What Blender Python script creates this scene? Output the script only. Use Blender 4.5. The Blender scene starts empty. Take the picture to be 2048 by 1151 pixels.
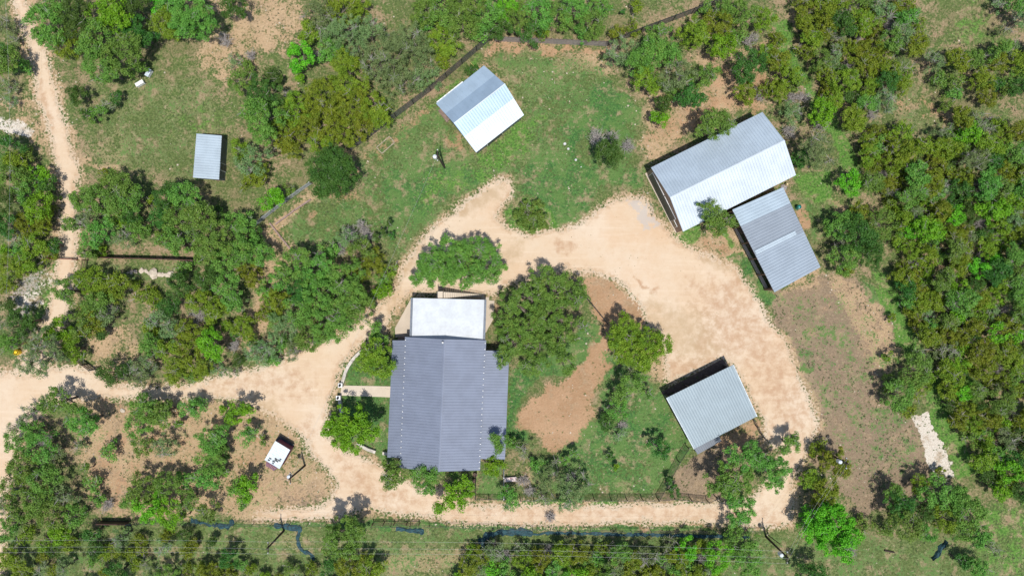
import bpy, math, random
import numpy as np
# ---------------------------------------------------------------- camera / light / exposure
H = 100.0                        # camera height (m), straight down
S = 1.5 * H / 2048.0             # metres per photo pixel on the ground (24 mm equivalent lens)
scene = bpy.context.scene
scene.view_settings.view_transform = 'Standard'
scene.view_settings.look = 'None'
scene.view_settings.exposure = 0.0
scene.view_settings.gamma = 1.0
cam_d = bpy.data.cameras.new('camera'); cam = bpy.data.objects.new('camera', cam_d)
scene.collection.objects.link(cam)
cam.location = (0, 0, H); cam.rotation_euler = (0, 0, 0)
cam_d.sensor_width = 36; cam_d.lens = 24; cam_d.clip_end = 3000
scene.camera = cam
SUN_E = math.radians(75.0); SUN_DX, SUN_DY = 0.07, -0.26
world = bpy.data.worlds.new("World"); scene.world = world; world.use_nodes = True
wn = world.node_tree; sky = wn.nodes.new('ShaderNodeTexSky'); sky.sky_type = 'NISHITA'
sky.sun_disc = False; sky.sun_elevation = SUN_E
sky.sun_rotation = math.atan2(SUN_DX, SUN_DY)
wn.links.new(sky.outputs[0], wn.nodes['Background'].inputs[0])
wn.nodes['Background'].inputs[1].default_value = 0.13
sd = bpy.data.lights.new('sun', 'SUN'); sd.energy = 4.6; sd.angle = math.radians(0.8); sd.color = (1.0, 0.96, 0.9)
sun = bpy.data.objects.new('sun', sd); scene.collection.objects.link(sun)
from mathutils import Vector
sun.rotation_euler = Vector((SUN_DX, SUN_DY, 1)).to_track_quat('Z', 'Y').to_euler()
sun.location = (10, -30, 120)

C = scene.collection
rng = np.random.default_rng(7); random.seed(7)
def W(px, py, z=0.0):            # photo position of something z metres up -> world
    k = 1 - z / H
    return Vector(((px - 1024) * S * k, (575.5 - py) * S * k, z))
# ---------------------------------------------------------------- object helpers
def tag(o, label=None, cat=None, group=None, kind=None):
    if label: o['label'] = label
    if cat: o['category'] = cat
    if group: o['group'] = group
    if kind: o['kind'] = kind
    return o
def empty(name, loc, label=None, cat=None, group=None, rz=0):
    o = bpy.data.objects.new(name, None); C.objects.link(o); o.empty_display_size = .3
    o.location = loc; o.rotation_euler = (0, 0, rz)
    return tag(o, label, cat, group)
def np_mesh(name, v, f, mats, fcol=None, midx=None, smooth=False):
    v = np.asarray(v, dtype=np.float32); f = np.asarray(f, dtype=np.int32)
    me = bpy.data.meshes.new(name); n = f.shape[1]
    me.vertices.add(len(v)); me.vertices.foreach_set('co', v.ravel())
    me.loops.add(f.size); me.loops.foreach_set('vertex_index', f.ravel())
    me.polygons.add(len(f)); me.polygons.foreach_set('loop_start', np.arange(0, f.size, n, dtype=np.int32))
    me.polygons.foreach_set('loop_total', np.full(len(f), n, dtype=np.int32))
    if fcol is not None:
        a = me.attributes.new('vary', 'FLOAT', 'FACE'); a.data.foreach_set('value', np.asarray(fcol, dtype=np.float32))
    for m in (mats if isinstance(mats, (list, tuple)) else [mats]): me.materials.append(m)
    if midx is not None: me.polygons.foreach_set('material_index', np.asarray(midx, dtype=np.int32))
    me.update(calc_edges=True)
    if not smooth: me.shade_flat()
    else: me.shade_smooth()
    return me
class MB:
    def __init__(s): s.v = []; s.f = []
    def poly(s, pts):
        b = len(s.v); s.v += [tuple(p) for p in pts]; s.f.append(tuple(range(b, b + len(pts)))); return s
    def prism(s, base, top):      # matching loops, counterclockwise seen from top
        n = len(base); b = len(s.v); s.v += [tuple(p) for p in base] + [tuple(p) for p in top]
        s.f.append(tuple(range(b + n - 1, b - 1, -1))); s.f.append(tuple(range(b + n, b + 2 * n)))
        for i in range(n):
            j = (i + 1) % n; s.f.append((b + i, b + j, b + n + j, b + n + i))
        return s
    def box(s, x0, x1, y0, y1, z0, z1):
        c = [(x0, y0), (x1, y0), (x1, y1), (x0, y1)]
        return s.prism([(x, y, z0) for x, y in c], [(x, y, z1) for x, y in c])
    def obox(s, p, ux, lx, ly, z0, z1):   # box centred at p, long axis ux (2-D unit), size lx * ly
        ux = Vector((ux[0], ux[1], 0)).normalized(); uy = Vector((-ux.y, ux.x, 0)); p = Vector((p[0], p[1], 0))
        c = [p - ux * lx / 2 - uy * ly / 2, p + ux * lx / 2 - uy * ly / 2, p + ux * lx / 2 + uy * ly / 2, p - ux * lx / 2 + uy * ly / 2]
        return s.prism([(q.x, q.y, z0) for q in c], [(q.x, q.y, z1) for q in c])
    def tube(s, p0, p1, r0, r1=None, n=6):
        if r1 is None: r1 = r0
        p0 = Vector(p0); p1 = Vector(p1); d = (p1 - p0)
        if d.length < 1e-5: return s
        d.normalize(); a = d.orthogonal().normalized(); b = d.cross(a)
        A = [p0 + (a * math.cos(t) + b * math.sin(t)) * r0 for t in [2 * math.pi * i / n for i in range(n)]]
        B = [p1 + (a * math.cos(t) + b * math.sin(t)) * r1 for t in [2 * math.pi * i / n for i in range(n)]]
        return s.prism(A, B)
    def lathe(s, c, prof, n=16):  # prof: list of (r, z)
        c = Vector(c); b = len(s.v)
        for r, z in prof:
            for i in range(n):
                t = 2 * math.pi * i / n; s.v.append((c.x + r * math.cos(t), c.y + r * math.sin(t), c.z + z))
        for k in range(len(prof) - 1):
            for i in range(n):
                j = (i + 1) % n; s.f.append((b + k * n + i, b + k * n + j, b + (k + 1) * n + j, b + (k + 1) * n + i))
        s.f.append(tuple(range(b + n - 1, b - 1, -1))); s.f.append(tuple(range(b + (len(prof) - 1) * n, b + len(prof) * n)))
        return s
    def build(s, name, mat, parent=None, origin=None, bevel=0):
        me = bpy.data.meshes.new(name)
        o0 = Vector(origin) if origin is not None else Vector((0, 0, 0))
        if parent is not None: o0 = parent.location if parent.type == 'EMPTY' else Vector(parent['_o'])
        me.from_pydata([tuple(Vector(v) - o0) for v in s.v], [], s.f)
        me.materials.append(mat); me.update()
        o = bpy.data.objects.new(name, me); C.objects.link(o)
        if parent is not None: o.parent = parent
        else: o.location = o0
        if bevel:
            md = o.modifiers.new('bevel', 'BEVEL'); md.width = bevel; md.segments = 2
        return o
def sub(mb, name, mat, part, thing_):     # sub-part below a mesh part (part sits at its thing's origin)
    me = bpy.data.meshes.new(name); o0 = thing_.location
    me.from_pydata([tuple(Vector(v) - o0) for v in mb.v], [], mb.f); me.materials.append(mat); me.update()
    o = bpy.data.objects.new(name, me); C.objects.link(o); o.parent = part; return o
# ---------------------------------------------------------------- material helpers
class NT:
    def __init__(s, name):
        s.m = bpy.data.materials.new(name); s.m.use_nodes = True; s.t = s.m.node_tree
        s.n = s.t.nodes; s.p = s.n['Principled BSDF']; s.l = s.t.links
        s.co = s.n.new('ShaderNodeTexCoord')
        s.geo = s.n.new('ShaderNodeNewGeometry')
    def pos(s): return s.geo.outputs['Position']
    def noise(s, scale, detail=4, rough=.55, vec=None, off=0, dist=0):
        q = s.n.new('ShaderNodeTexNoise'); q.inputs['Scale'].default_value = scale; q.inputs['Detail'].default_value = detail
        q.inputs['Roughness'].default_value = rough; q.inputs['Distortion'].default_value = dist
        v = vec if vec is not None else s.pos()
        if off:
            mp = s.n.new('ShaderNodeVectorMath'); mp.operation = 'ADD'; mp.inputs[1].default_value = (off, off * 1.7, off * .3)
            s.l.new(v, mp.inputs[0]); v = mp.outputs[0]
        s.l.new(v, q.inputs['Vector']); return q.outputs['Fac']
    def math(s, op, a, b=None, c=None):
        q = s.n.new('ShaderNodeMath'); q.operation = op
        for i, x in enumerate((a, b, c)):
            if x is None: continue
            if isinstance(x, (int, float)): q.inputs[i].default_value = x
            else: s.l.new(x, q.inputs[i])
        return q.outputs[0]
    def step(s, x, lo, hi, a=0., b=1.):
        q = s.n.new('ShaderNodeMapRange'); q.interpolation_type = 'SMOOTHSTEP'
        s.l.new(x, q.inputs[0])
        for i, k in enumerate((lo, hi, a, b)): q.inputs[i + 1].default_value = k
        return q.outputs[0]
    def mix(s, f, a, b, mode='MIX'):
        q = s.n.new('ShaderNodeMix'); q.data_type = 'RGBA'; q.blend_type = mode; q.clamp_factor = True
        if isinstance(f, (int, float)): q.inputs[0].default_value = f
        else: s.l.new(f, q.inputs[0])
        for i, x in ((6, a), (7, b)):
            if isinstance(x, tuple): q.inputs[i].default_value = (*x[:3], 1)
            else: s.l.new(x, q.inputs[i])
        return q.outputs[2]
    def attr(s, name):
        q = s.n.new('ShaderNodeAttribute'); q.attribute_name = name; return q
    def hsv(s, col, h=.5, sa=1., v=1.):
        q = s.n.new('ShaderNodeHueSaturation')
        for nm, x in (('Hue', h), ('Saturation', sa), ('Value', v)):
            if isinstance(x, (int, float)): q.inputs[nm].default_value = x
            else: s.l.new(x, q.inputs[nm])
        s.l.new(col, q.inputs['Color']); return q.outputs[0]
    def bump(s, h, strength=.4, dist=.05):
        q = s.n.new('ShaderNodeBump'); q.inputs['Strength'].default_value = strength; q.inputs['Distance'].default_value = dist
        s.l.new(h, q.inputs['Height']); s.l.new(q.outputs[0], s.p.inputs['Normal'])
    def base(s, c, rough=.9, metal=0., spec=.3):
        if isinstance(c, tuple): s.p.inputs['Base Color'].default_value = (*c[:3], 1)
        else: s.l.new(c, s.p.inputs['Base Color'])
        s.p.inputs['Roughness'].default_value = rough; s.p.inputs['Metallic'].default_value = metal
        s.p.inputs['Specular IOR Level'].default_value = spec; return s.m
def plain(name, col, rough=.6, metal=0., var=.25, scale=3.0, spec=.4):
    t = NT(name); n = t.noise(scale, 5); n2 = t.noise(scale * 9, 3, off=7)
    a = tuple(x * (1 - var) for x in col); b = tuple(min(1, x * (1 + var)) for x in col)
    c = t.mix(t.step(n, .3, .7), a, b); c = t.mix(t.math('MULTIPLY', n2, .3), c, tuple(x * .6 for x in col))
    t.base(c, rough, metal, spec); t.bump(n2, .2, .01); return t.m
def roof_mat(name, col, rough=.42, metal=.25, stain=(.25, .24, .23), stain_amt=.25, spec=.5, panel=0.0):
    t = NT(name); n = t.noise(.5, 6, .6); n2 = t.noise(6, 5, .7, off=3)
    c = t.mix(t.step(n, .35, .65), tuple(x * .93 for x in col), tuple(min(1, x * 1.05) for x in col))
    c = t.mix(t.math('MULTIPLY', t.step(n2, .5, .85), stain_amt), c, stain)
    if panel:
        ob = t.n.new('ShaderNodeTexNoise'); ob.inputs['Scale'].default_value = 40; ob.inputs['Detail'].default_value = 1
        mp = t.n.new('ShaderNodeMapping'); mp.inputs['Scale'].default_value = (.01, 1, 1); t.l.new(t.pos(), mp.inputs[0]); t.l.new(mp.outputs[0], ob.inputs[0])
        c = t.mix(t.math('MULTIPLY', ob.outputs['Fac'], panel), c, tuple(x * .8 for x in col))
    t.base(c, rough, metal, spec); return t.m
# ---------------------------------------------------------------- ground masks painted from the lie of the land
def vnoise(X, Y, scale, seed):
    r = np.random.default_rng(seed); g = r.random((256, 256))
    x = X * scale + 500.3; y = Y * scale + 500.7
    xi = np.floor(x).astype(int); yi = np.floor(y).astype(int); fx = x - xi; fy = y - yi
    fx = fx * fx * (3 - 2 * fx); fy = fy * fy * (3 - 2 * fy)
    a = g[xi % 256, yi % 256]; b = g[(xi + 1) % 256, yi % 256]; c = g[xi % 256, (yi + 1) % 256]; d = g[(xi + 1) % 256, (yi + 1) % 256]
    return (a * (1 - fx) + b * fx) * (1 - fy) + (c * (1 - fx) + d * fx) * fy
def fbm(X, Y, scale, seed, o=5):
    s = 0; a = 1; t = 0
    for k in range(o): s = s + a * vnoise(X, Y, scale * 2 ** k, seed + k); t += a; a *= .6
    return s / t
def sdf(X, Y, P):                 # signed distance, negative inside (photo px)
    P = np.array(P, float); n = len(P); d = np.full(X.shape, 1e9); ins = np.zeros(X.shape, bool)
    for i in range(n):
        a = P[i]; b = P[(i + 1) % n]; e = b - a; L = e @ e + 1e-9
        t = np.clip(((X - a[0]) * e[0] + (Y - a[1]) * e[1]) / L, 0, 1)
        d = np.minimum(d, (X - a[0] - t * e[0]) ** 2 + (Y - a[1] - t * e[1]) ** 2)
        c = ((a[1] > Y) != (b[1] > Y)) & (X < (b[0] - a[0]) * (Y - a[1]) / (b[1] - a[1] + 1e-12) + a[0]); ins ^= c
    d = np.sqrt(d); return np.where(ins, -d, d)
ROAD_W = [(25,-60),(25,0),(45,60),(58,110),(70,150),(68,200),(92,240),(105,300),(115,350),(122,400),(121,450),(113,510),(105,560),(95,620),(72,670),(40,715),(20,750),(90,760),(100,705),(120,665),(140,615),(150,560),(155,500),(157,440),(150,400),(162,350),(152,320),(140,270),(120,200),(103,130),(88,90),(68,50),(55,0),(55,-60)]
ROAD_M = [(-60,735),(60,748),(110,732),(160,727),(195,745),(230,765),(300,772),(380,762),(450,742),(520,730),(600,700),(680,675),(735,632),(770,602),(795,565),(792,530),(830,490),(860,455),(920,410),(955,375),(985,358),(1015,362),(1018,385),(1000,410),(990,435),(1010,458),(1060,468),(1120,462),(1170,445),(1200,420),(1220,402),(1245,398),(1290,400),(1305,430),(1335,465),(1370,490),(1400,512),(1430,520),(1465,540),(1490,570),(1520,600),(1540,645),(1570,690),(1600,735),(1625,785),(1640,850),(1612,910),(1595,960),(1590,1000),(1580,1048),(1540,1052),(1400,1050),(1200,1051),(1050,1046),(900,1040),(800,1028),(740,1022),(700,1028),(620,1036),(515,1036),(520,1015),(640,1005),(664,990),(668,960),(655,935),(625,900),(600,870),(560,835),(500,800),(430,795),(330,797),(250,797),(195,790),(170,800),(130,800),(100,815),(60,850),(35,900),(20,960),(12,1010),(8,1080),(5,1230),(-60,1230)]
YARD = [(690,893),(664,872),(656,850),(662,800),(674,760),(686,730),(712,702),(745,678),(778,660),(792,612),(815,592),(990,590),(1000,575),(1060,556),(1130,545),(1175,546),(1228,560),(1275,602),(1305,650),(1335,708),(1335,765),(1350,770),(1450,722),(1470,735),(1518,830),(1530,880),(1560,892),(1545,950),(1500,1000),(1430,1006),(1300,1010),(1200,1012),(1100,1008),(1040,1003),(950,1002),(915,985),(880,972),(830,960),(790,950),(755,930),(742,912),(720,900)]
# (channel, strength, softness px, polygon)
A_, B_ = 'gm_a', 'gm_b'
LUSH, TAN, DRV, BRN, RED, BRT, WHT, GRV = range(8)
PAINT = [
 (LUSH,.60,40,[(700,330),(790,260),(870,205),(900,245),(955,310),(1050,235),(1000,170),(985,110),(1100,95),(1200,125),(1240,180),(1290,210),(1290,240),(1270,300),(1290,340),(1280,380),(1200,400),(1170,440),(1100,465),(1010,455),(1000,410),(1015,350),(960,370),(900,420),(840,470),(800,520),(740,480),(640,510),(590,500),(560,450),(640,385),(720,380)]),
 (TAN,.62,20,[(1100,108),(1160,100),(1205,118),(1190,150),(1120,150)]),(TAN,.5,30,[(975,150),(1060,140),(1080,190),(1030,230),(985,190)]),(RED,.45,24,[(1065,330),(1095,340),(1090,385),(1060,380)]),(RED,.5,26,[(720,300),(770,270),(800,250),(860,200),(880,215),(800,290),(740,330)]),(TAN,.5,20,[(600,400),(650,380),(700,400),(650,430)]),(RED,.5,16,[(860,260),(880,240),(900,270),(880,290)]),(TAN,.5,26,[(1230,205),(1290,190),(1300,260),(1260,250)]),(TAN,.5,16,[(1120,355),(1150,350),(1160,390),(1125,385)]),
 (LUSH,1.0,22,[(1185,165),(1215,160),(1250,180),(1290,212),(1285,240),(1250,255),(1265,275),(1240,290),(1190,270),(1150,300),(1180,330),(1165,345),(1130,310),(1120,250),(1150,225),(1170,200)]),
 (LUSH,.85,25,[(1030,330),(1100,300),(1200,330),(1290,330),(1285,375),(1200,385),(1170,430),(1100,460),(1090,420),(1040,390)]),
 (LUSH,.9,22,[(760,345),(860,330),(980,340),(960,365),(880,415),(840,450),(790,430),(770,400)]),
 (BRT,.7,30,[(950,312),(1050,238),(1095,235),(1060,290),(1000,335),(960,345)]),
 (BRT,.6,20,[(965,118),(935,150),(890,190),(860,225),(850,210),(900,165),(940,125),(980,85)]),
 (BRT,.45,30,[(850,340),(960,330),(1010,300),(1010,345),(900,400),(830,440)]),
 (BRT,.9,12,[(1040,398),(1095,410),(1120,455),(1060,462),(1010,450),(1000,425)]),
 (RED,.75,22,[(985,80),(1215,92),(1215,108),(1150,105),(1080,108),(1000,108),(960,130)]),
 (TAN,.7,30,[(1100,110),(1200,100),(1230,150),(1200,165),(1170,150),(1110,150)]),
 (TAN,.5,40,[(960,130),(1100,110),(1110,180),(1060,220),(1000,160)]),
 (RED,.55,30,[(875,225),(900,260),(950,310),(930,320),(890,290),(865,250)]),
 (TAN,.8,30,[(1240,120),(1300,200),(1290,260),(1260,290),(1300,320),(1440,230),(1540,210),(1500,180),(1430,150),(1340,190),(1250,110)]),
 (RED,.55,40,[(1290,260),(1300,310),(1440,240),(1540,215),(1560,150),(1500,110),(1430,120),(1400,200),(1340,230)]),
 (TAN,.9,22,[(1380,110),(1470,90),(1540,80),(1545,110),(1480,130),(1400,130)]),
 (BRN,.55,30,[(1060,330),(1100,355),(1090,400),(1040,390)]),
 (TAN,.65,30,[(400,-20),(560,-20),(640,20),(560,110),(480,90),(440,40),(390,110),(420,160),(480,170),(440,60)]),
 (TAN,.75,40,[(430,-60),(640,-60),(560,60),(520,120),(440,150),(400,140),(400,90),(450,60)]),
 (BRN,.4,50,[(470,0),(640,0),(620,90),(500,120)]),
 (LUSH,.45,80,[(180,150),(420,130),(460,240),(440,380),(180,330)]),
 (BRT,.35,60,[(330,220),(440,180),(450,260),(380,280)]),
 (TAN,.5,40,[(200,270),(260,240),(260,330),(220,330),(180,320)]),
 (TAN,.85,14,[(140,300),(190,325),(240,330),(240,340),(180,335),(150,330)]),
 (TAN,.6,30,[(40,170),(70,170),(110,290),(120,380),(90,360),(70,290),(0,260),(0,210)]),
 (WHT,.75,16,[(-20,228),(30,235),(70,258),(60,275),(20,262),(-20,250)]),
 (WHT,.5,22,[(85,540),(105,550),(90,610),(60,640),(45,590)]),
 (GRV,.7,26,[(40,550),(80,535),(75,600),(50,640),(22,630)]),
 (BRT,.7,12,[(98,545),(112,510),(108,560),(95,620),(70,660),(60,650),(88,600)]),
 (TAN,.7,30,[(170,640),(260,650),(290,700),(240,740),(170,730),(160,690)]),
 (TAN,.5,24,[(170,525),(400,525),(400,545),(170,545)]),
 (LUSH,.5,30,[(180,520),(400,520),(400,570),(200,560)]),
 (TAN,.7,24,[(520,450),(620,385),(640,390),(560,460),(600,500),(540,600),(500,560)]),
 (RED,.5,24,[(535,440),(600,460),(640,430),(620,400),(700,330),(740,360),(720,400),(640,400),(560,480)]),
 (TAN,.8,30,[(540,470),(570,510),(545,640),(500,720),(470,700),(520,560)]),
 (BRN,.6,30,[(700,320),(745,340),(740,375),(715,390),(700,380)]),
 (TAN,.5,20,[(800,470),(870,450),(790,600),(790,560)]),
 (GRV,.85,22,[(1242,398),(1285,388),(1312,420),(1320,455),(1290,450),(1262,425)]),
 (LUSH,.55,20,[(1290,380),(1310,400),(1345,465),(1380,480),(1400,500),(1360,500),(1320,450)]),
 (BRT,.8,14,[(1330,470),(1395,450),(1400,470),(1390,490),(1350,500),(1320,480)]),
 (TAN,.75,26,[(1370,480),(1460,440),(1500,520),(1470,545),(1400,515)]),
 (RED,.5,26,[(1400,470),(1450,460),(1470,510),(1400,505)]),
 (BRT,.75,12,[(1440,430),(1460,470),(1480,500),(1465,500),(1440,470)]),
 (LUSH,1.0,10,[(1455,510),(1480,505),(1500,540),(1525,575),(1555,600),(1545,615),(1500,590),(1480,555)]),
 (BRN,.95,40,[(1545,595),(1640,545),(1700,560),(1760,600),(1800,680),(1780,740),(1760,780),(1830,830),(1880,940),(1830,1000),(1720,1030),(1660,960),(1620,920),(1640,850),(1620,780),(1580,700),(1545,640)]),
 (LUSH,.42,120,[(1545,595),(1700,560),(1800,680),(1830,830),(1880,940),(1720,1030),(1620,780)]),(LUSH,.25,90,[(170,790),(520,790),(660,1000),(520,1035),(170,1035)]),
 (RED,.16,60,[(1545,600),(1650,545),(1790,660),(1790,760),(1700,740),(1600,680)]),
 (TAN,.75,34,[(1640,540),(1700,560),(1760,610),(1800,690),(1790,740),(1760,760),(1720,690),(1680,610)]),
 (LUSH,.6,18,[(1590,690),(1650,700),(1690,720),(1670,745),(1600,740)]),
 (LUSH,.55,34,[(1740,800),(1820,820),(1835,900),(1800,940),(1740,920)]),
 (TAN,.6,16,[(1580,540),(1640,530),(1660,560),(1560,600)]),
 (BRT,.85,24,[(1585,350),(1660,345),(1670,400),(1640,410),(1600,390)]),
 (LUSH,.6,30,[(1590,390),(1690,400),(1660,470),(1620,480)]),
 (TAN,.75,16,[(1640,340),(1680,400),(1700,430),(1670,430),(1650,380)]),
 (RED,.85,9,[(1590,425),(1608,412),(1620,430),(1615,460),(1600,455)]),
 (BRT,1.0,16,[(1545,20),(1575,40),(1590,100),(1625,170),(1650,210),(1700,280),(1720,330),(1725,380),(1700,420),(1690,380),(1680,300),(1620,200),(1590,150),(1560,100)]),
 (BRT,1.0,16,[(1745,540),(1785,550),(1800,620),(1830,670),(1870,740),(1895,800),(1930,880),(1950,940),(1910,950),(1890,890),(1860,820),(1840,760),(1800,690),(1770,640)]),
 (LUSH,.8,14,[(1720,560),(1765,590),(1770,615),(1735,610)]),
 (BRT,.45,60,[(1940,0),(2000,60),(2070,100),(2070,180),(1960,90),(1900,90)]),
 (LUSH,.45,50,[(1820,150),(1870,230),(1960,230),(1900,280),(1840,290),(1790,240)]),
 (RED,.5,34,[(1800,180),(1830,190),(1900,220),(1930,250),(1840,250),(1790,220)]),
 (BRT,.5,60,[(1960,1000),(2100,1000),(2100,1200),(1960,1200)]),
 (LUSH,.5,60,[(1540,1060),(2100,1080),(2100,1200),(1500,1200)]),
 (WHT,1.3,9,[(1818,830),(1858,818),(1880,870),(1908,945),(1880,960),(1862,940),(1840,880)]),
 (TAN,.8,40,[(165,790),(260,800),(520,790),(600,870),(660,940),(660,1000),(520,1035),(230,1040),(170,980)]),
 (BRN,.8,70,[(200,800),(260,810),(260,1030),(180,1000)]),
 (RED,.36,60,[(180,800),(520,800),(560,860),(520,1020),(180,1020)]),
 (BRN,.75,30,[(520,930),(600,960),(650,950),(655,1000),(600,1020),(520,1000)]),
 (LUSH,.4,30,[(560,920),(620,870),(640,900),(620,950),(580,960)]),
 (LUSH,.5,30,[(520,1048),(760,1048),(1000,1060),(1500,1062),(1600,1070),(1600,1160),(0,1200),(0,1045)]),
 (LUSH,.9,10,[(950,1046),(1500,1056),(1500,1066),(950,1060),(200,1050),(200,1040),(700,1045)]),
 (RED,.6,10,[(930,1040),(1200,1048),(1500,1050),(1560,1040),(1590,1056),(1500,1060),(1100,1057),(930,1048)]),
 (TAN,.7,40,[(760,1100),(900,1090),(940,1070),(960,1100),(880,1160),(760,1160)]),
 (TAN,.6,20,[(540,1060),(600,1055),(630,1080),(600,1110),(560,1090)]),
 # yard inside the drive
 (LUSH,.8,26,[(680,730),(720,700),(790,690),(790,930),(740,900),(690,890),(675,800)]),
 (BRT,.5,14,[(860,935),(960,940),(950,985),(890,960)]),
 (LUSH,.7,26,[(960,930),(1010,915),(1010,1000),(950,1000)]),
 (LUSH,1.0,24,[(1010,740),(1100,700),(1180,640),(1210,640),(1170,720),(1060,770),(1035,830),(1060,880),(1010,900)]),
 (LUSH,.75,36,[(1200,700),(1290,720),(1330,790),(1390,900),(1310,995),(1060,995),(1060,920),(1150,880),(1200,860),(1200,800)]),
 (LUSH,1.0,26,[(1190,830),(1290,810),(1350,830),(1330,880),(1280,900),(1230,960),(1180,930),(1130,890)]),
 (RED,1.0,30,[(1200,640),(1216,690),(1215,740),(1180,820),(1190,870),(1150,885),(1110,905),(1085,880),(1070,860),(1030,850),(1060,790),(1120,760),(1170,700)]),
 (RED,1.3,12,[(1165,550),(1225,568),(1272,610),(1290,650),(1215,665),(1195,625)]),
 (TAN,.8,30,[(1210,650),(1330,700),(1335,760),(1300,780),(1230,720)]),
 (RED,.45,30,[(1330,720),(1440,700),(1520,800),(1530,880),(1480,870),(1330,780)]),
 (TAN,.5,24,[(1180,1000),(1250,960),(1330,900),(1340,960),(1280,990)]),
 (BRN,1.0,20,[(1390,905),(1460,880),(1530,890),(1450,1000),(1330,1000),(1340,960)]),
 (RED,.75,16,[(1440,880),(1500,840),(1530,880),(1500,905),(1450,900)]),
 (TAN,.6,30,[(1040,930),(1180,900),(1180,980),(1040,990)]),
 (TAN,.6,18,[(1255,870),(1290,860),(1300,900),(1265,905)]),(TAN,.55,30,[(1190,955),(1330,940),(1310,990),(1190,990)]),(RED,.5,14,[(1320,830),(1345,840),(1350,870),(1325,860)]),(TAN,.5,20,[(1240,720),(1290,750),(1270,790),(1230,760)]),
 (BRT,.9,8,[(1180,1000),(1240,1000),(1240,1011),(1180,1012)]),(BRT,.9,8,[(1045,1002),(1140,1002),(1140,1010),(1045,1010)]),
 # stains on the drive
 (RED,.42,90,[(1380,560),(1500,560),(1600,760),(1620,850),(1590,960),(1560,880),(1480,720),(1400,680)]),(RED,.35,60,[(900,1000),(1580,1010),(1580,1050),(900,1040)]),
 (TAN,.6,60,[(1250,600),(1400,620),(1460,720),(1340,710)]),(RED,.4,50,[(680,900),(760,960),(880,1010),(760,1010),(680,960)]),(RED,.3,60,[(300,760),(600,720),(640,800),(400,790)]),
 (TAN,.7,30,[(960,375),(1010,365),(1000,400),(940,430),(900,430)]),(RED,.45,20,[(75,130),(95,200),(115,260),(90,240),(70,180)]),
 (RED,.8,8,[(1265,555),(1275,557),(1294,572),(1285,576)]),(RED,.5,8,[(1298,577),(1310,575),(1308,592),(1302,590)]),
 (RED,.6,24,[(1390,670),(1420,665),(1425,700),(1395,705)]),(RED,.5,30,[(1435,560),(1480,550),(1490,580),(1450,590)]),
 (RED,.5,24,[(1115,480),(1145,490),(1140,510),(1118,510)]),(RED,.35,40,[(560,850),(620,830),(640,880),(600,900)]),
 (TAN,.5,20,[(1015,480),(1045,470),(1030,520),(1000,560),(990,540)]),(RED,.5,14,[(985,600),(1000,580),(1000,640),(985,650)]),
 (TAN,.55,24,[(790,560),(810,600),(775,640),(770,620)]),
]
gx = np.concatenate([np.linspace(-900, -90, 28)[:-1], np.arange(-90, 90.01, .2), np.linspace(90, 900, 28)[1:]])
gy = np.concatenate([np.linspace(-900, -56, 28)[:-1], np.arange(-56, 56.01, .2), np.linspace(56, 900, 28)[1:]])
GX, GY = np.meshgrid(gx, gy); PX = GX / S + 1024; PY = 575.5 - GY / S
far = (np.abs(GX) > 91) | (np.abs(GY) > 57)
nz1 = fbm(GX, GY, .35, 11) - .5; nz2 = fbm(GX, GY, .35, 31) - .5
WX = PX + nz1 * 34; WY = PY + nz2 * 34
M = np.zeros((8,) + GX.shape)
for ch, st, soft, P in PAINT:
    m = np.clip(.5 - sdf(WX, WY, P) / soft, 0, 1); m = m * m * (3 - 2 * m)
    M[ch] = np.maximum(M[ch], m * st)
wx = PX + nz1 * 14; wy = PY + nz2 * 14
wx = wx + (fbm(GX, GY, .12, 91) - .5) * 30; wy = wy + (fbm(GX, GY, .12, 92) - .5) * 30
dr = np.minimum(sdf(PX + nz1 * 12, PY + nz2 * 12, ROAD_W), np.maximum(sdf(wx, wy, ROAD_M), -sdf(wx, wy, YARD)))
M[DRV] = np.clip(.5 - dr / 20, 0, 1)
M[TAN] = np.maximum(M[TAN], .62 * np.exp(-((dr - 4) / 11.) ** 2)); M[RED] = np.maximum(M[RED], .42 * np.exp(-((dr + 2) / 9.) ** 2))
M[:, far] = 0; dr[far] = 99
# ---------------------------------------------------------------- ground + drive materials
def drive_colour(t):
    n = t.noise(.09, 4, .62); n2 = t.noise(1.3, 5, .7, off=5); n3 = t.noise(6, 3, .7, off=9)
    c = t.mix(t.step(n, .36, .64), (.54, .405, .275), (.575, .465, .345))
    c = t.mix(t.step(n2, .45, .8, 0, .4), c, (.47, .32, .20))
    c = t.mix(t.step(t.noise(.16, 5, .62, off=31), .5, .72, 0, .5), c, (.52, .35, .215))
    c = t.mix(t.step(n3, .55, .8, 0, .4), c, (.68, .57, .44))
    mp = t.n.new('ShaderNodeMapping'); mp.inputs['Scale'].default_value = (.12, 1.6, 1); mp.inputs['Rotation'].default_value = (0, 0, .1)
    t.l.new(t.pos(), mp.inputs[0])
    c = t.mix(t.step(t.noise(1.1, 3, .6, vec=mp.outputs[0]), .5, .75, 0, .22), c, (.70, .60, .47))
    c = t.mix(t.step(t.noise(.5, 4, .7, off=41), .5, .72, 0, .2), c, (.64, .52, .38))
    c = t.mix(t.step(t.noise(2.6, 4, .75, off=51), .6, .8, 0, .12), c, (.42, .31, .20))
    v = t.n.new('ShaderNodeTexVoronoi'); v.inputs['Scale'].default_value = 1.6; t.l.new(t.pos(), v.inputs['Vector'])
    sp = t.math('MULTIPLY', t.math('LESS_THAN', v.outputs['Distance'], .11), t.step(t.noise(.2, 3, .5, off=17), .5, .66, 0, .75))
    c = t.mix(sp, c, (.17, .13, .07))
    return c
t = NT('ground'); a = t.attr('gm_a'); b = t.attr('gm_b')
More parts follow.
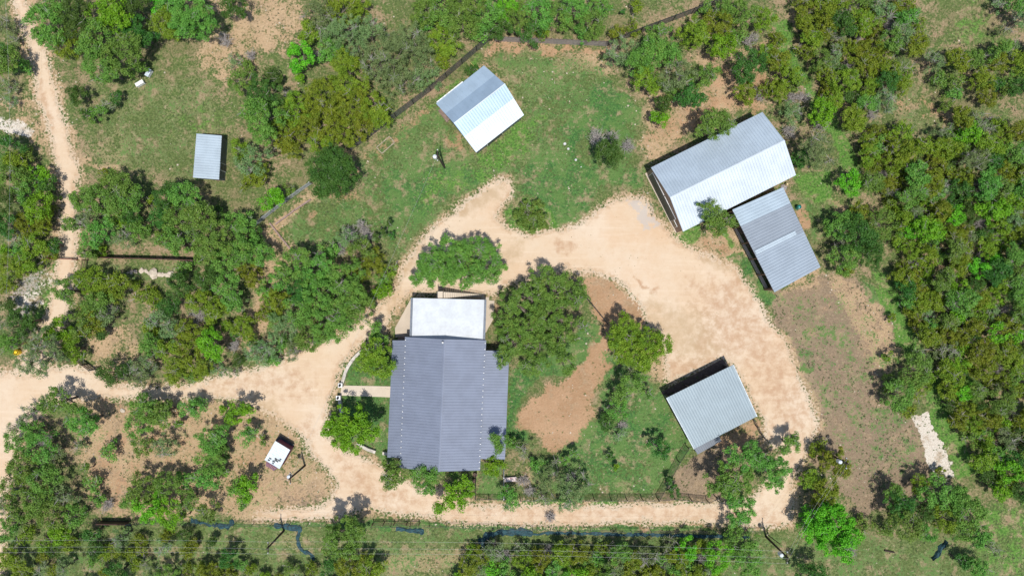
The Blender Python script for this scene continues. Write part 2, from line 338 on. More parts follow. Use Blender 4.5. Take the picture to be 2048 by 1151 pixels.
sa = t.n.new('ShaderNodeSeparateColor'); t.l.new(a.outputs['Color'], sa.inputs[0])
sb = t.n.new('ShaderNodeSeparateColor'); t.l.new(b.outputs['Color'], sb.inputs[0])
chan = [sa.outputs[0], sa.outputs[1], sa.outputs[2], a.outputs['Alpha'], sb.outputs[0], sb.outputs[1], sb.outputs[2], b.outputs['Alpha']]
nA = t.step(t.noise(.8, 5, .68), .28, .72); nB = t.step(t.noise(3.2, 4, .7, off=4), .25, .75); nC = t.step(t.noise(.13, 5, .62, off=8), .3, .7); nD = t.noise(9, 3, .75, off=12)
nE = t.step(t.noise(.3, 5, .65, off=19), .3, .7)
grass_fine = t.mix(t.step(t.math('ADD', t.math('MULTIPLY', nD, .4), t.math('MULTIPLY', nB, .6)), .2, .8), (.062, .100, .028), (.150, .200, .062))
dry_fine = t.mix(t.step(nD, .3, .7), (.21, .145, .085), (.40, .30, .185))
mess = t.math('ADD', t.math('ADD', t.math('MULTIPLY', nA, .3), t.math('MULTIPLY', nB, .35)), t.math('MULTIPLY', nE, .35))
c = t.mix(t.step(mess, .42, .68), grass_fine, dry_fine)
c = t.mix(t.step(nC, .3, .9, 0, .55), c, t.mix(nB, (.075, .10, .03), (.14, .175, .06)))
def over(c, m, col, nz, amp=.9, lo=.40, hi=.62, top=1.):
    f = t.math('ADD', m, t.math('MULTIPLY', t.math('SUBTRACT', nz, .5), amp))
    g = t.math('MULTIPLY', t.step(f, lo, hi, 0, top), t.step(m, .0, .08))
    return t.mix(g, c, col)
mixn = t.math('ADD', t.math('ADD', t.math('MULTIPLY', nA, .35), t.math('MULTIPLY', nB, .35)), t.math('MULTIPLY', nE, .3))
mixn2 = t.math('ADD', t.math('MULTIPLY', t.step(t.noise(.5, 5, .7, off=21), .28, .72), .6), t.math('MULTIPLY', nB, .4))
brn = t.mix(nB, (.185, .135, .09), (.29, .215, .14)); brn = t.mix(t.step(nD, .5, .75, 0, .6), brn, (.40, .31, .21)); brn = t.mix(t.step(nE, .55, .95, 0, .4), brn, (.37, .27, .175))
tan = t.mix(t.math('ADD', t.math('MULTIPLY', nB, .5), t.math('MULTIPLY', nE, .5)), (.36, .235, .135), (.51, .365, .22)); tan = t.mix(t.step(nD, .56, .72, 0, .6), tan, (.60, .51, .38)); tan = t.mix(t.step(nD, .44, .3, 0, .4), tan, (.22, .16, .08))
red = t.mix(t.math('ADD', t.math('MULTIPLY', nB, .4), t.math('MULTIPLY', nE, .6)), (.34, .20, .11), (.47, .30, .18)); red = t.mix(t.step(nD, .6, .78, 0, .6), red, (.50, .37, .25)); red = t.mix(t.step(nD, .42, .28, 0, .5), red, (.20, .13, .07))
lush = t.mix(t.step(nB, .35, .65), (.032, .112, .030), (.072, .185, .042)); lush = t.mix(t.step(nE, .2, .8, 0, .8), lush, (.105, .195, .050)); lush = t.mix(t.step(nD, .5, .8, 0, .55), lush, (.21, .25, .10))
brt = t.mix(t.step(nB, .3, .7), (.062, .165, .026), (.12, .245, .045)); brt = t.mix(t.step(nD, .5, .8, 0, .5), brt, (.19, .22, .08))
wht = t.mix(t.step(nD, .35, .65), (.50, .43, .35), (.70, .65, .56))
grv = t.mix(t.step(nD, .35, .65), (.25, .225, .205), (.50, .46, .42))
c = over(c, chan[BRN], brn, mixn2, 1.1, .35, .65)
c = over(c, chan[TAN], tan, mixn, 1.5, .34, .80, .92)
c = over(c, chan[RED], red, mixn2, 1.3, .34, .74, .95)
c = over(c, chan[LUSH], lush, mixn, 1.5, .36, .80, .95)
c = over(c, chan[BRT], brt, mixn2, 1.2, .28, .72, .95)
BRTF = chan[BRT]
c = over(c, chan[GRV], grv, nB, 1.1, .38, .7, .8)
c = over(c, chan[WHT], wht, mixn, 1.4)
s1 = t.noise(1.9, 5, .78, off=61); s2 = t.noise(2.3, 5, .78, off=71); s3 = t.noise(.55, 5, .7, off=81)
c = t.mix(t.step(s1, .585, .66, 0, .75), c, (.40, .31, .20))
bare = t.math('MAXIMUM', chan[RED], t.math('MULTIPLY', t.math('MAXIMUM', chan[TAN], chan[BRN]), .7))
c = t.mix(t.math('MULTIPLY', t.step(s2, .57, .66, 0, .75), t.math('SUBTRACT', 1.0, t.math('MINIMUM', bare, .8))), c, (.04, .085, .02))
c = t.mix(t.step(s3, .52, .68, 0, .72), c, t.mix(nB, (.27, .19, .11), (.42, .31, .20)))
c = over(c, chan[DRV], drive_colour(t), nB, 1.2, .36, .64)
t.base(c, .95, 0, .15); t.bump(t.math('ADD', nD, t.math('MULTIPLY', nB, 2)), .55, .10); M_ground = t.m
t = NT('drive'); c = drive_colour(t)
a = t.attr('gm_a'); b = t.attr('gm_b'); sb = t.n.new('ShaderNodeSeparateColor'); t.l.new(b.outputs['Color'], sb.inputs[0])
sa = t.n.new('ShaderNodeSeparateColor'); t.l.new(a.outputs['Color'], sa.inputs[0])
nB = t.step(t.noise(.8, 6, .7, off=4), .25, .75)
f = t.step(t.math('ADD', sb.outputs[0], t.math('MULTIPLY', t.math('SUBTRACT', nB, .5), 0.7)), .0, .75, 0, .85)
c = t.mix(t.math('MULTIPLY', f, t.step(sb.outputs[0], 0, .1)), c, (.40, .25, .15))
f = t.step(t.math('ADD', sa.outputs[1], t.math('MULTIPLY', t.math('SUBTRACT', nB, .5), 0.7)), .0, .9, 0, .75)
c = t.mix(t.math('MULTIPLY', f, t.step(sa.outputs[1], 0, .1)), c, (.40, .29, .175))
f = t.step(t.math('ADD', b.outputs['Alpha'], t.math('MULTIPLY', t.math('SUBTRACT', nB, .5), 1.2)), .35, .8, 0, .7)
c = t.mix(t.math('MULTIPLY', f, t.step(b.outputs['Alpha'], 0, .1)), c, (.42, .39, .36))
t.base(c, .95, 0, .15); t.bump(t.noise(5, 5, .7), .35, .04); M_drive = t.m
def grid_sheet(name, sel, z, mat):
    ny, nx = GX.shape; ids = np.full(GX.shape, -1)
    q = sel[:-1, :-1] & sel[1:, :-1] & sel[:-1, 1:] & sel[1:, 1:]
    use = np.zeros(GX.shape, bool); use[:-1, :-1] |= q; use[1:, :-1] |= q; use[:-1, 1:] |= q; use[1:, 1:] |= q
    ids[use] = np.arange(use.sum())
    v = np.stack([GX[use], GY[use], np.full(use.sum(), z)], 1)
    f = np.stack([ids[:-1, :-1][q], ids[:-1, 1:][q], ids[1:, 1:][q], ids[1:, :-1][q]], 1)
    me = np_mesh(name, v, f, mat)
    for nm, ch in ((A_, (0, 1, 2, 3)), (B_, (4, 5, 6, 7))):
        at = me.attributes.new(nm, 'FLOAT_COLOR', 'POINT')
        at.data.foreach_set('color', np.stack([M[k][use] for k in ch], 1).astype(np.float32).ravel())
    o = bpy.data.objects.new(name, me); C.objects.link(o); return o
g = grid_sheet('ground', np.ones(GX.shape, bool), 0, M_ground); tag(g, 'rocky ground of green grass, dry brown grass and bare reddish dirt', None, None, 'structure')
sel = (dr + (fbm(GX, GY, 2.0, 77) - .5) * 22) < -5
g = grid_sheet('gravel_drive', sel & ~far, .006, M_drive); tag(g, 'pale tan caliche gravel drive curving between the buildings', None, None, 'structure')
#OBJECTS#
# ---------------------------------------------------------------- buildings
M_trim = plain('dark trim', (.06, .065, .07), .5, .1)
M_white = plain('white paint', (.72, .72, .70), .5)
M_glass = plain('window glass', (.03, .04, .05), .12, 0, .1, 1, .8)
M_wood = plain('weathered wood', (.16, .10, .065), .85)
M_conc = plain('concrete', (.50, .42, .33), .9, 0, .07, .6, .2)
M_conc2 = plain('concrete walk', (.56, .48, .38), .9, 0, .06, .6, .2)
M_stone = plain('limestone', (.50, .46, .40), .9, 0, .3, 2.5, .2)
M_stone2 = plain('weathered edging', (.34, .29, .22), .9, 0, .4, 4)
M_brownwall = plain('brown metal wall', (.27, .19, .15), .6, .1, .2, .7)
M_tanwall = plain('tan stucco wall', (.42, .34, .25), .9, 0, .12)
M_slatewall = plain('slate metal wall', (.10, .12, .15), .5, .2)
M_shadedfloor = plain('shaded shed floor', (.20, .12, .08), .95, 0, .3)  # brown floor with shade put into its colour
def corrug(q, pitch=.4, rw=.09, rh=.06, th=.07):
    # q = four corners: eave start, eave end, ridge end, ridge start (counterclockwise from above); ribs run eave -> ridge
    a, b, c_, d = [Vector(p) for p in q]; n = (b - a).cross(d - a).normalized()
    L = (b - a).length; k = max(2, int(L / pitch)); prof = []
    for i in range(k):
        u0 = i / k; w = rw / L
        prof += [(u0, 0), (u0 + w * .35, rh), (u0 + w, rh), (u0 + w * 1.35, 0)]
    prof.append((1.0, 0)); m = MB(); nb = len(prof)
    E = [a.lerp(b, u) + n * h for u, h in prof]; R = [d.lerp(c_, u) + n * h for u, h in prof]
    E2 = [a.lerp(b, u) - n * th for u, h in prof]; R2 = [d.lerp(c_, u) - n * th for u, h in prof]
    m.v = [tuple(v) for v in E + R + E2 + R2]
    for i in range(nb - 1):
        m.f += [(i, i + 1, nb + i + 1, nb + i), (2 * nb + i, 3 * nb + i, 3 * nb + i + 1, 2 * nb + i + 1),
                (2 * nb + i, 2 * nb + i + 1, i + 1, i), (nb + i, nb + i + 1, 3 * nb + i + 1, 3 * nb + i)]
    m.f += [(0, nb, 3 * nb, 2 * nb), (nb - 1, 3 * nb - 1, 4 * nb - 1, 2 * nb - 1)]
    return m
def flat(p, z=0.0): return Vector((p[0], p[1], z))
def pts(lst, z): return [W(x, y, z) for x, y in lst]
def inset(Q, d):
    c_ = sum((Vector(q) for q in Q), Vector()) / len(Q)
    out = []
    n = len(Q)
    for i in range(n):
        p = Vector(Q[i]); e1 = (Vector(Q[(i + 1) % n]) - p); e2 = (Vector(Q[i - 1]) - p)
        e1.z = e2.z = 0; out.append(p + e1.normalized() * d + e2.normalized() * d)
    return out
def opening(root, name, a, b, u, w, z0, z1, mat, fmat, label=None):
    # framed door/window on the wall plane from a to b (outside on the right of a->b), centred at fraction u
    a = Vector((a[0], a[1], 0)); b = Vector((b[0], b[1], 0)); d = (b - a).normalized(); nrm = Vector((d.y, -d.x, 0))
    p = a.lerp(b, u) + nrm * .03
    fr = MB().obox(p, d, w + .16, .08, z0 - .04, z1 + .08).build(name, fmat, root)
    sub(MB().obox(p + nrm * .035, d, w, .06, z0, z1), 'pane' if name == 'window' else 'leaf', mat, fr, root)
    if label: fr['label'] = label
    return fr
def gable(root, E, eave, ridge, over, wall_m, roof_mats, pitch=.4, rw=.09, ridge_m=None, rh=.06):
    # E: roof corners CCW from above; eave edges E0-E1 and E2-E3; ridge joins mid(E1,E2) to mid(E3,E0)
    e = [flat(p, eave) for p in E]; r1 = (e[1] + e[2]) / 2; r0 = (e[3] + e[0]) / 2; r1.z = r0.z = ridge
    corrug([e[0], e[1], r1, r0], pitch, rw, rh).build('roof', roof_mats[0], root)
    corrug([e[2], e[3], r0, r1], pitch, rw, rh).build('roof', roof_mats[1], root)
    d = (r1 - r0).normalized(); nrm = Vector((-d.y, d.x, 0)); drop = (ridge - eave) / ((e[1] - e[2]).length / 2) * .16
    up = Vector((0, 0, .075)); m = MB()
    for s_ in (1, -1):
        o_ = nrm * .16 * s_ - Vector((0, 0, drop))
        q = [r0 + up, r1 + up, r1 + up + o_, r0 + up + o_]; m.prism([p - Vector((0, 0, .02)) for p in q], q) if s_ < 0 else m.prism([p - Vector((0, 0, .02)) for p in q[::-1]], q[::-1])
    m.build('ridge_cap', ridge_m or roof_mats[0], root)
    w = inset(e, over); zt = eave + (ridge - eave) * over / ((e[1] - e[2]).length / 2) - .12; rz = ridge - .12
    b = [flat(p, 0) for p in w]; tt = [flat(p, zt) for p in w]
    g1 = flat((w[1] + w[2]) / 2, rz); g0 = flat((w[3] + w[0]) / 2, rz); m = MB(); m.v = [tuple(v) for v in b + tt + [g0, g1]]
    m.f = [(3, 2, 1, 0), (0, 1, 5, 4), (2, 3, 7, 6), (1, 2, 6, 9, 5), (3, 0, 4, 8, 7), (4, 5, 9, 8), (6, 7, 8, 9)]
    m.build('wall', wall_m, root)
    return b
def centre(lst, z=0): 
    p = sum((Vector(q) for q in lst), Vector()) / len(lst); return Vector((p.x, p.y, z))
# main house: dark blue-grey standing seam gable with lower porch roofs along both long sides
M_house = roof_mat('slate blue roof', (.165, .19, .25), .6, .1, (.13, .135, .15), .3, spec=.35)
M_house2 = roof_mat('slate blue roof right side', (.165, .19, .25), .6, .1, (.13, .135, .15), .3, spec=.35)  # right slope, same colour as the left one
Hc = [(799, 935), (960, 940), (972.5, 680), (810, 673)]
HE = pts(Hc, 3.4); HE = [flat(p, 3.4) for p in HE]
# eaves are the two long (north-south) edges: order so that E0-E1 is the left eave
E = [HE[3], HE[0], HE[1], HE[2]]
root = empty('ranch_house', centre(HE), 'ranch house with wide slate-blue standing seam metal roof, the largest roof', 'house')
b = gable(root, E, 3.4, 4.7, .55, M_tanwall, [M_house, M_house2], .40, .05, M_house, .035)
bl = corrug(pts([(785, 680), (774.5, 914), (800, 915), (810.8, 680)], 2.75)[:2] + [flat(W(800, 915, 3.2), 3.2), flat(W(811, 680, 3.2), 3.2)], .40, .05, .035).build('porch_roof', M_house, root)
bl['label'] = 'left porch roof, narrower and lower than the main roof'
br = corrug([W(1010, 918, 2.75), W(1018.5, 701, 2.75), flat(W(970, 700.5, 3.2), 3.2), flat(W(960.5, 917, 3.2), 3.2)], .40, .05, .035).build('porch_roof', M_house2, root)
br['label'] = 'right porch roof with a tree leaning over it'
for P, z in (([(787, 684), (783, 760), (780, 838), (777, 910)], 2.68), ([(1015, 705), (1013, 775), (1010, 845), (1007, 914)], 2.68)):
    for x, y in P:
        p = W(x, y, z); MB().obox(p, (1, 0), .15, .15, 0, z).build('porch_post', M_wood, root)
sg = MB().box(-.06, .06, -.05, .05, 0, .14); sgm = None
for A, B in ((HE[3], HE[0]), (HE[1], HE[2])):
    d = (B - A).normalized(); d.z = 0; side = Vector((-d.y, d.x, 0))
    for i in range(22):
        p = A.lerp(B, (i + .5) / 22) + side * .12; o = sg.build('snow_guard', M_white, None) if sgm is None else bpy.data.objects.new('snow_guard', sgm)
        if sgm is not None: C.objects.link(o)
        sgm = o.data; o.parent = root; o.location = Vector((p.x, p.y, 3.46)) - root.location
m = MB(); p = W(886, 684, 4.6); m.lathe((p.x, p.y, 4.55), [(.09, 0), (.09, .5), (.16, .5), (.13, .62), (.02, .66)], 12); m.build('roof_vent', M_white, root)
m = MB(); p = W(871, 932, 4.9); m.lathe((p.x, p.y, 4.45), [(.05, 0), (.05, .45)], 10); m.build('roof_vent', M_trim, root)
for (a, b_), us in (((b[0], b[1]), (.15, .45, .8)), ((b[2], b[3]), (.2, .5, .85))):
    for u in us: opening(root, 'window', a, b_, u, 1.3, .95, 2.2, M_glass, M_white)
opening(root, 'door', b[0], b[1], .3, 1.0, .05, 2.15, M_wood, M_white)
opening(root, 'window', b[1], b[2], .3, 1.5, .95, 2.2, M_glass, M_white); opening(root, 'window', b[1], b[2], .7, 1.5, .95, 2.2, M_glass, M_white)
m = MB(); m.prism(pts([(797, 655), (798, 672), (817, 672), (817, 655)], 0)[0:0] or [flat(W(*q), .02) for q in [(797, 672), (817, 674), (817, 684), (797, 684)]][::-1], [flat(W(*q), .5) for q in [(797, 672), (817, 674), (817, 684), (797, 684)]][::-1]); m.build('deck', M_brownwall, root)
# garage wing with flat white roof
M_flat = NT('white membrane'); n = M_flat.noise(.6, 6, .6); n2 = M_flat.noise(3, 5, .7)
M_flat = M_flat.base(M_flat.mix(M_flat.step(n2, .4, .75, 0, .5), M_flat.mix(M_flat.step(n, .35, .7), (.47, .50, .52), (.55, .585, .61)), (.40, .40, .40)), .55, 0, .3)
G = [(823.5, 679), (965.5, 684), (968.5, 599), (826, 595.5)]
GE = pts(G, 3.0); root = empty('garage_wing', centre(GE), 'flat white roofed wing with dark gutters joined above the slate-blue house roof', 'garage')
q = inset(GE, .0); MB().prism([flat(p, 2.85) for p in q], [flat(p, 3.0) for p in q]).build('roof', M_flat, root)
w = inset(GE, .3); MB().prism([flat(p, 0) for p in w], [flat(p, 2.85) for p in w]).build('wall', M_slatewall, root)
for i, j in ((1, 2), (3, 0)):
    a_, b_ = GE[i], GE[j]; d = (b_ - a_).normalized(); nrm = Vector((d.y, -d.x, 0)); MB().obox((a_ + b_) / 2 + nrm * .17, d, (b_ - a_).length, .30, 2.78, 3.03).build('gutter', M_slatewall, root)
opening(root, 'window', w[1], w[2], .5, 1.2, 1, 2.1, M_glass, M_white); opening(root, 'garage_door', w[3], w[0], .5, 4.2, .03, 2.3, M_white, M_trim)
# outside stair
p0 = W(874, 588, 2.9); root = empty('outside_stair', flat(W(920, 590), 0), 'light grey outside stair with top landing along the flat white roof edge', 'stair')
q = pts([(875.5, 595.5), (885.5, 595.5), (885.5, 582), (875.5, 582)], 2.9)
MB().prism([flat(p, 2.78) for p in q], [flat(p, 2.9) for p in q]).build('landing', M_conc2, root)
m = MB()
for i in range(18):
    z = 2.75 - i * .155; x0 = 887 + i * 4.5; a_ = W(x0, 583.3 + i * .25, z); b_ = W(x0 + 4.0, 595.5 - i * .1, z)
    m.box(min(a_.x, b_.x), max(a_.x, b_.x), min(a_.y, b_.y), max(a_.y, b_.y), z - .05, z)
m.build('tread', M_conc2, root)
m = MB()
for x, y in ((875.5, 582), (885.5, 582), (875.5, 595.5)):
    p = W(x, y, 2.9); m.tube(p, flat(p, 3.9), .03)
for a_, b_ in (((875.5, 582), (885.5, 582)), ((875.5, 582), (875.5, 595.5))):
    m.tube(flat(W(*a_, 2.9), 3.9), flat(W(*b_, 2.9), 3.9), .03); m.tube(flat(W(*a_, 2.9), 3.4), flat(W(*b_, 2.9), 3.4), .02)
a_ = W(886, 583, 3.9); b_ = W(968, 588, .9); m.tube((a_.x, a_.y, 3.8), (b_.x, b_.y, .95), .03)
for i in range(9):
    p = Vector((a_.x, a_.y, 3.8)).lerp(Vector((b_.x, b_.y, .95)), i / 8); m.tube(p, p - Vector((0, 0, .95)), .02)
m.build('railing', M_trim, root)
m = MB()
for x, y in ((876, 583), (885, 583), (876, 594), (885, 594)):
    p = W(x, y, 2.78); m.obox(p, (1, 0), .12, .12, 0, 2.78)
m.build('support_posts', M_trim, root)
def slab(name, poly, z, mat, label, kind='structure'):
    q = [flat(W(x, y), 0) for x, y in poly]
    if sum((q[i].x * q[(i + 1) % len(q)].y - q[(i + 1) % len(q)].x * q[i].y) for i in range(len(q))) < 0: q = q[::-1]
    o = MB().prism([flat(p, -.05) for p in q], [flat(p, z) for p in q]).build(name, mat, None, centre(q)); return tag(o, label, None, None, kind)
slab('concrete_slab', [(823, 595), (790, 656), (791, 674), (830, 674), (832, 596)], .09, M_conc, 'tan concrete parking slab left of the flat white roof')
slab('concrete_slab', [(962, 594), (978, 594), (978, 600), (989, 601), (987, 637), (972, 664), (960, 664)], .09, M_conc, 'tan concrete strip right of the flat white roof')
slab('concrete_walk', [(683, 770), (790, 772), (790, 794), (681, 790)], .08, M_conc2, 'pale concrete walk from the drive to the house')
# barns
def barn_mats(nm, a_, b_, **k): return [roof_mat(nm + ' upper', a_, **k), roof_mat(nm + ' lower', b_, **k)]
# B: top building
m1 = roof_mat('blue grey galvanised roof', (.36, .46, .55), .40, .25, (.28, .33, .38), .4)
m1b = roof_mat('blue grey darker sheets', (.28, .37, .46), .40, .25, (.22, .27, .32), .4)  # darker tone of the blue grey roof
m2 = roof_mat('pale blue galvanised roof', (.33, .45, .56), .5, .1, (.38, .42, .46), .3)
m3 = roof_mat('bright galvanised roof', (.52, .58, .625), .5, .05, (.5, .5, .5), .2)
E = pts([(952, 305), (1048, 230), (968, 131), (872, 207)], 2.9)
root = empty('workshop', centre(E), 'gabled workshop with blue-grey and bright white metal roof beside the long wire fence', 'workshop')
e0, e1, e2, e3 = E; rg0 = W(908, 247, 4.3); rg1 = W(1010, 168, 4.3)
k0 = e0.lerp(rg0, .55); k1 = e1.lerp(rg1, .55)
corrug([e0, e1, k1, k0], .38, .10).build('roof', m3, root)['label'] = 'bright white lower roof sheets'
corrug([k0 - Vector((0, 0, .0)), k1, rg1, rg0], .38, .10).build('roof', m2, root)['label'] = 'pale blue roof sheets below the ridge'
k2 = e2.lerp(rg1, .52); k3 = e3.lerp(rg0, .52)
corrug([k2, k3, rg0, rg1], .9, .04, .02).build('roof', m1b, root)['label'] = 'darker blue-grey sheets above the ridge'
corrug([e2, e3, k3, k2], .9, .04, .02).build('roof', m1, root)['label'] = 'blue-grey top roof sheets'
d = (rg1 - rg0).normalized(); MB().tube(rg0 + Vector((0, 0, .08)), rg1 + Vector((0, 0, .08)), .09, n=8).build('ridge_cap', m3, root)
a_ = e3.lerp(e2, .02); b_ = e3.lerp(e2, .56); nn = Vector((-(b_ - a_).normalized().y, (b_ - a_).normalized().x, 0)); MB().obox((a_ + b_) / 2 + nn * .06, (b_ - a_).normalized(), (b_ - a_).length, .12, 2.82, 2.98).build('gutter', M_white, root)
w = inset(E, .3); b = [flat(p, 0) for p in w]
mb = MB(); g0 = flat((w[0] + w[3]) / 2, 4.1); g1 = flat((w[1] + w[2]) / 2, 4.1); tt = [flat(p, 2.85) for p in w]; mb.v = [tuple(v) for v in b + tt + [g0, g1]]
mb.f = [(3, 2, 1, 0), (0, 1, 5, 4), (2, 3, 7, 6), (1, 2, 6, 9, 5), (3, 0, 4, 8, 7), (4, 5, 9, 8), (6, 7, 8, 9)]; mb.build('wall', M_slatewall, root)
opening(root, 'door', b[0], b[1], .4, 2.6, .03, 2.4, M_trim, M_white); opening(root, 'window', b[3], b[0], .7, 1.1, 1, 2, M_glass, M_white)
slab('deck', [(876, 222), (886, 214), (903, 236), (894, 246)], .25, plain('brown deck', (.20, .14, .11), .8), 'low brown deck against the left end of the workshop', None)['category'] = 'deck'
# C: large barn
c1 = roof_mat('barn roof shaded slope', (.37, .44, .50), .5, .1, (.42, .45, .48), .25)  # upper slope: weaker sunlight put into a darker colour
c2 = roof_mat('barn roof', (.50, .56, .61), .5, .05, (.5, .52, .54), .2)  # lower slope: stronger sunlight put into a brighter colour
E = pts([(1366, 463), (1592, 350), (1525, 224), (1302, 335)], 4.0)
root = empty('large_barn', centre(E), 'large pale ribbed metal gable barn with two trees overhanging its eaves', 'barn')
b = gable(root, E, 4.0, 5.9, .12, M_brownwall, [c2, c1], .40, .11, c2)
opening(root, 'door', b[3], b[0], .25, 3.6, .03, 3.2, M_trim, M_white); opening(root, 'door', b[3], b[0], .62, 3.6, .03, 3.2, M_trim, M_white)
opening(root, 'window', b[3], b[0], .86, 1.0, 1, 2, M_glass, M_white); opening(root, 'door', b[0], b[1], .3, 1.0, .03, 2.1, M_white, M_trim)
slab('concrete_apron', [(1290, 347), (1297, 343), (1357, 462), (1351, 466)], .06, M_conc, 'tan concrete apron along the left end of the large barn')
# D: open-fronted barn
root_px = [(1464, 416), (1549, 583.5), (1641, 534), (1563, 366)]
Ee = pts([(1464.5, 419), (1549, 584)], 4.2); Er = pts([(1641, 534), (1566, 374)], 3.3)
DL0, DL1 = Ee; DR1, DR0 = Er
root = empty('equipment_barn', centre([DL0, DL1, DR0, DR1]), 'open fronted grey metal barn with a white roof strip, below the large barn', 'barn')
d1 = roof_mat('pale barn sheets', (.36, .44, .50), .55, .1, (.4, .42, .45), .3, panel=.4)
d2 = roof_mat('grey barn sheets', (.25, .29, .335), .55, .1, (.28, .31, .33), .4, panel=.4)
d3 = roof_mat('grey blue barn sheets', (.29, .345, .40), .55, .1, (.3, .34, .37), .3, panel=.4)
dw = roof_mat('translucent strip', (.38, .45, .50), .5, 0, (.6, .6, .6), .2)
def band(u0, u1, mat, lab, k0=0., k1=1., dz=0.):
    a_ = DL0.lerp(DL1, u0); b_ = DL0.lerp(DL1, u1); c_ = DR0.lerp(DR1, u1); e_ = DR0.lerp(DR1, u0); up = Vector((0, 0, dz))
    q = [a_.lerp(e_, k0) + up, b_.lerp(c_, k0) + up, b_.lerp(c_, k1) + up, a_.lerp(e_, k1) + up]
    o = corrug(q, .40, .12).build('roof', mat, root); o['label'] = lab
band(0, .20, d1, 'pale roof sheets next to the large barn'); band(.20, .55, d2, 'darker grey roof sheets'); band(.55, 1, d3, 'blue-grey roof sheets at the lower end')
band(.50, .55, dw, 'bright white translucent roof strip', .02, .85, .09)
w = inset([DL0, DL1, DR1, DR0], .15); b = [flat(p, 0) for p in w]
def wallseg(root, a_, b_, za, zb, mat, t_=.12):
    d = (Vector((b_[0] - a_[0], b_[1] - a_[1], 0))).normalized(); nn = Vector((-d.y, d.x, 0)) * t_
    base = [flat(a_, 0), flat(b_, 0), flat(b_, 0) + nn, flat(a_, 0) + nn]; top = [flat(a_, za), flat(b_, zb), flat(b_, zb) + nn, flat(a_, za) + nn]
    return MB().prism(base, top).build('wall', mat, root)
wallseg(root, b[1], b[2], 4.0, 3.1, M_brownwall); wallseg(root, b[2], b[3], 3.1, 3.1, M_brownwall); wallseg(root, b[3], b[0], 3.1, 4.0, M_brownwall)
for u in (.01, .2, .4, .6, .8, .985):
    p = b[0].lerp(b[1], u); MB().obox(p + Vector((.1, .05, 0)), (b[1] - b[0]).xy, .16, .16, 0, 4.05).build('post', M_wood, root)
for u in (.2, .4, .6, .8):
    p = b[0].lerp(b[1], u); q = b[3].lerp(b[2], u); wallseg(root, p.lerp(q, .25), q, 2.2, 2.2, M_wood, .06).name = 'stall_partition'
slab('concrete_apron', [(1467, 455), (1471, 453), (1535, 574), (1530, 578)], .16, M_conc2, 'pale concrete kerb strip along the open front of the equipment barn')
slab('barn_floor', [(1462, 425), (1466, 421), (1538, 570), (1600, 545), (1545, 385), (1537, 573)][:3] + [(1540, 572)], .03, M_shadedfloor, 'shade-darkened dirt floor edge inside the open barn front')
# E: lower right shed
e1t = plain('pale trim', (.46, .52, .55), .5)
e1m = roof_mat('shed grey sheets', (.25, .315, .35), .55, .05, (.33, .37, .38), .35, panel=.5)
T = [(1333, 795), (1388, 897), (1513.5, 832), (1466, 729)]
A0, A1, A2, A3 = W(*T[0], 3.6), W(*T[1], 3.0), W(*T[2], 3.0), W(*T[3], 3.6)
root = empty('tractor_shed', centre([A0, A1, A2, A3]), 'square light grey metal shed with small darker awning at its lower corner', 'shed')
o = corrug([A1, A2, A3, A0], .36, .10); o.build('roof', e1m, root)
for P, Q in ((A0, A1), (A3, A2)):
    d = (Q - P).normalized(); n = MB(); s1 = Vector((-d.y, d.x, 0)).normalized() * .07; up = Vector((0, 0, .06)); pp = [P - s1, Q - s1, Q + s1, P + s1]; n.prism([x + up for x in pp], [x + up + Vector((0, 0, .05)) for x in pp]); n.build('trim', e1t, root)
w = inset([A0, A1, A2, A3], .25); b = [flat(p, 0) for p in w]
wallseg(root, b[0], b[1], 3.4, 2.85, M_slatewall); wallseg(root, b[1], b[2], 2.85, 2.85, M_slatewall); wallseg(root, b[2], b[3], 2.85, 3.4, M_slatewall)
for u in (.02, .34, .66, .98):
    p = b[3].lerp(b[0], u); MB().obox(p, (b[0] - b[3]).xy, .15, .15, 0, 3.45).build('post', M_trim, root)
awm = roof_mat('awning sheets', (.20, .22, .25), .5, .2)
q = [W(1395, 908, 2.2), W(1443, 881, 2.2), W(1437, 869, 2.6), W(1388, 896, 2.6)]
corrug(q, .3, .08, .035).build('awning', awm, root)
for x, y in ((1396, 906), (1442, 880)):
    p = W(x, y, 2.15); MB().tube((p.x, p.y, 0), (p.x, p.y, 2.1), .05).build('awning_post', M_trim, root)
slab('painted_shadow', [(1322, 784), (1446, 717), (1456, 734), (1334, 800)], .02, plain('painted shed shadow', (.13, .09, .07), .95, 0, .3), 'painted shadow strip in front of the tractor shed opening')  # ground shadow of the tractor shed, painted as a dark sheet
for (x, y, c0) in ((1395, 757, (.25, .33, .42)),):
    pass
# F: small shed top left
fm = roof_mat('small shed sheets', (.36, .43, .48), .55, .1, (.36, .40, .42), .3)
q = [W(386, 355, 2.3), W(438, 359, 2.5), W(443.5, 271, 2.5), W(393, 267, 2.3)]
root = empty('garden_shed', centre(q), 'small narrow grey metal shed alone in the left meadow', 'shed')
corrug([q[3], q[0], q[1], q[2]], .36, .09).build('roof', fm, root)
w = inset(q, .18); mb = MB(); mb.prism([flat(p, 0) for p in w], [flat(w[0], 2.2), flat(w[1], 2.38), flat(w[2], 2.38), flat(w[3], 2.2)]); mb.build('wall', M_slatewall, root)
opening(root, 'door', w[1], w[2], .3, .95, .05, 2.0, M_trim, M_white)
slab('painted_shadow', [(437, 268), (446, 272), (440, 362), (432, 361)], .05, M_shadedfloor, 'painted shadow strip on the right side of the small meadow shed')  # shadow beside the shed wall, painted as a dark sheet
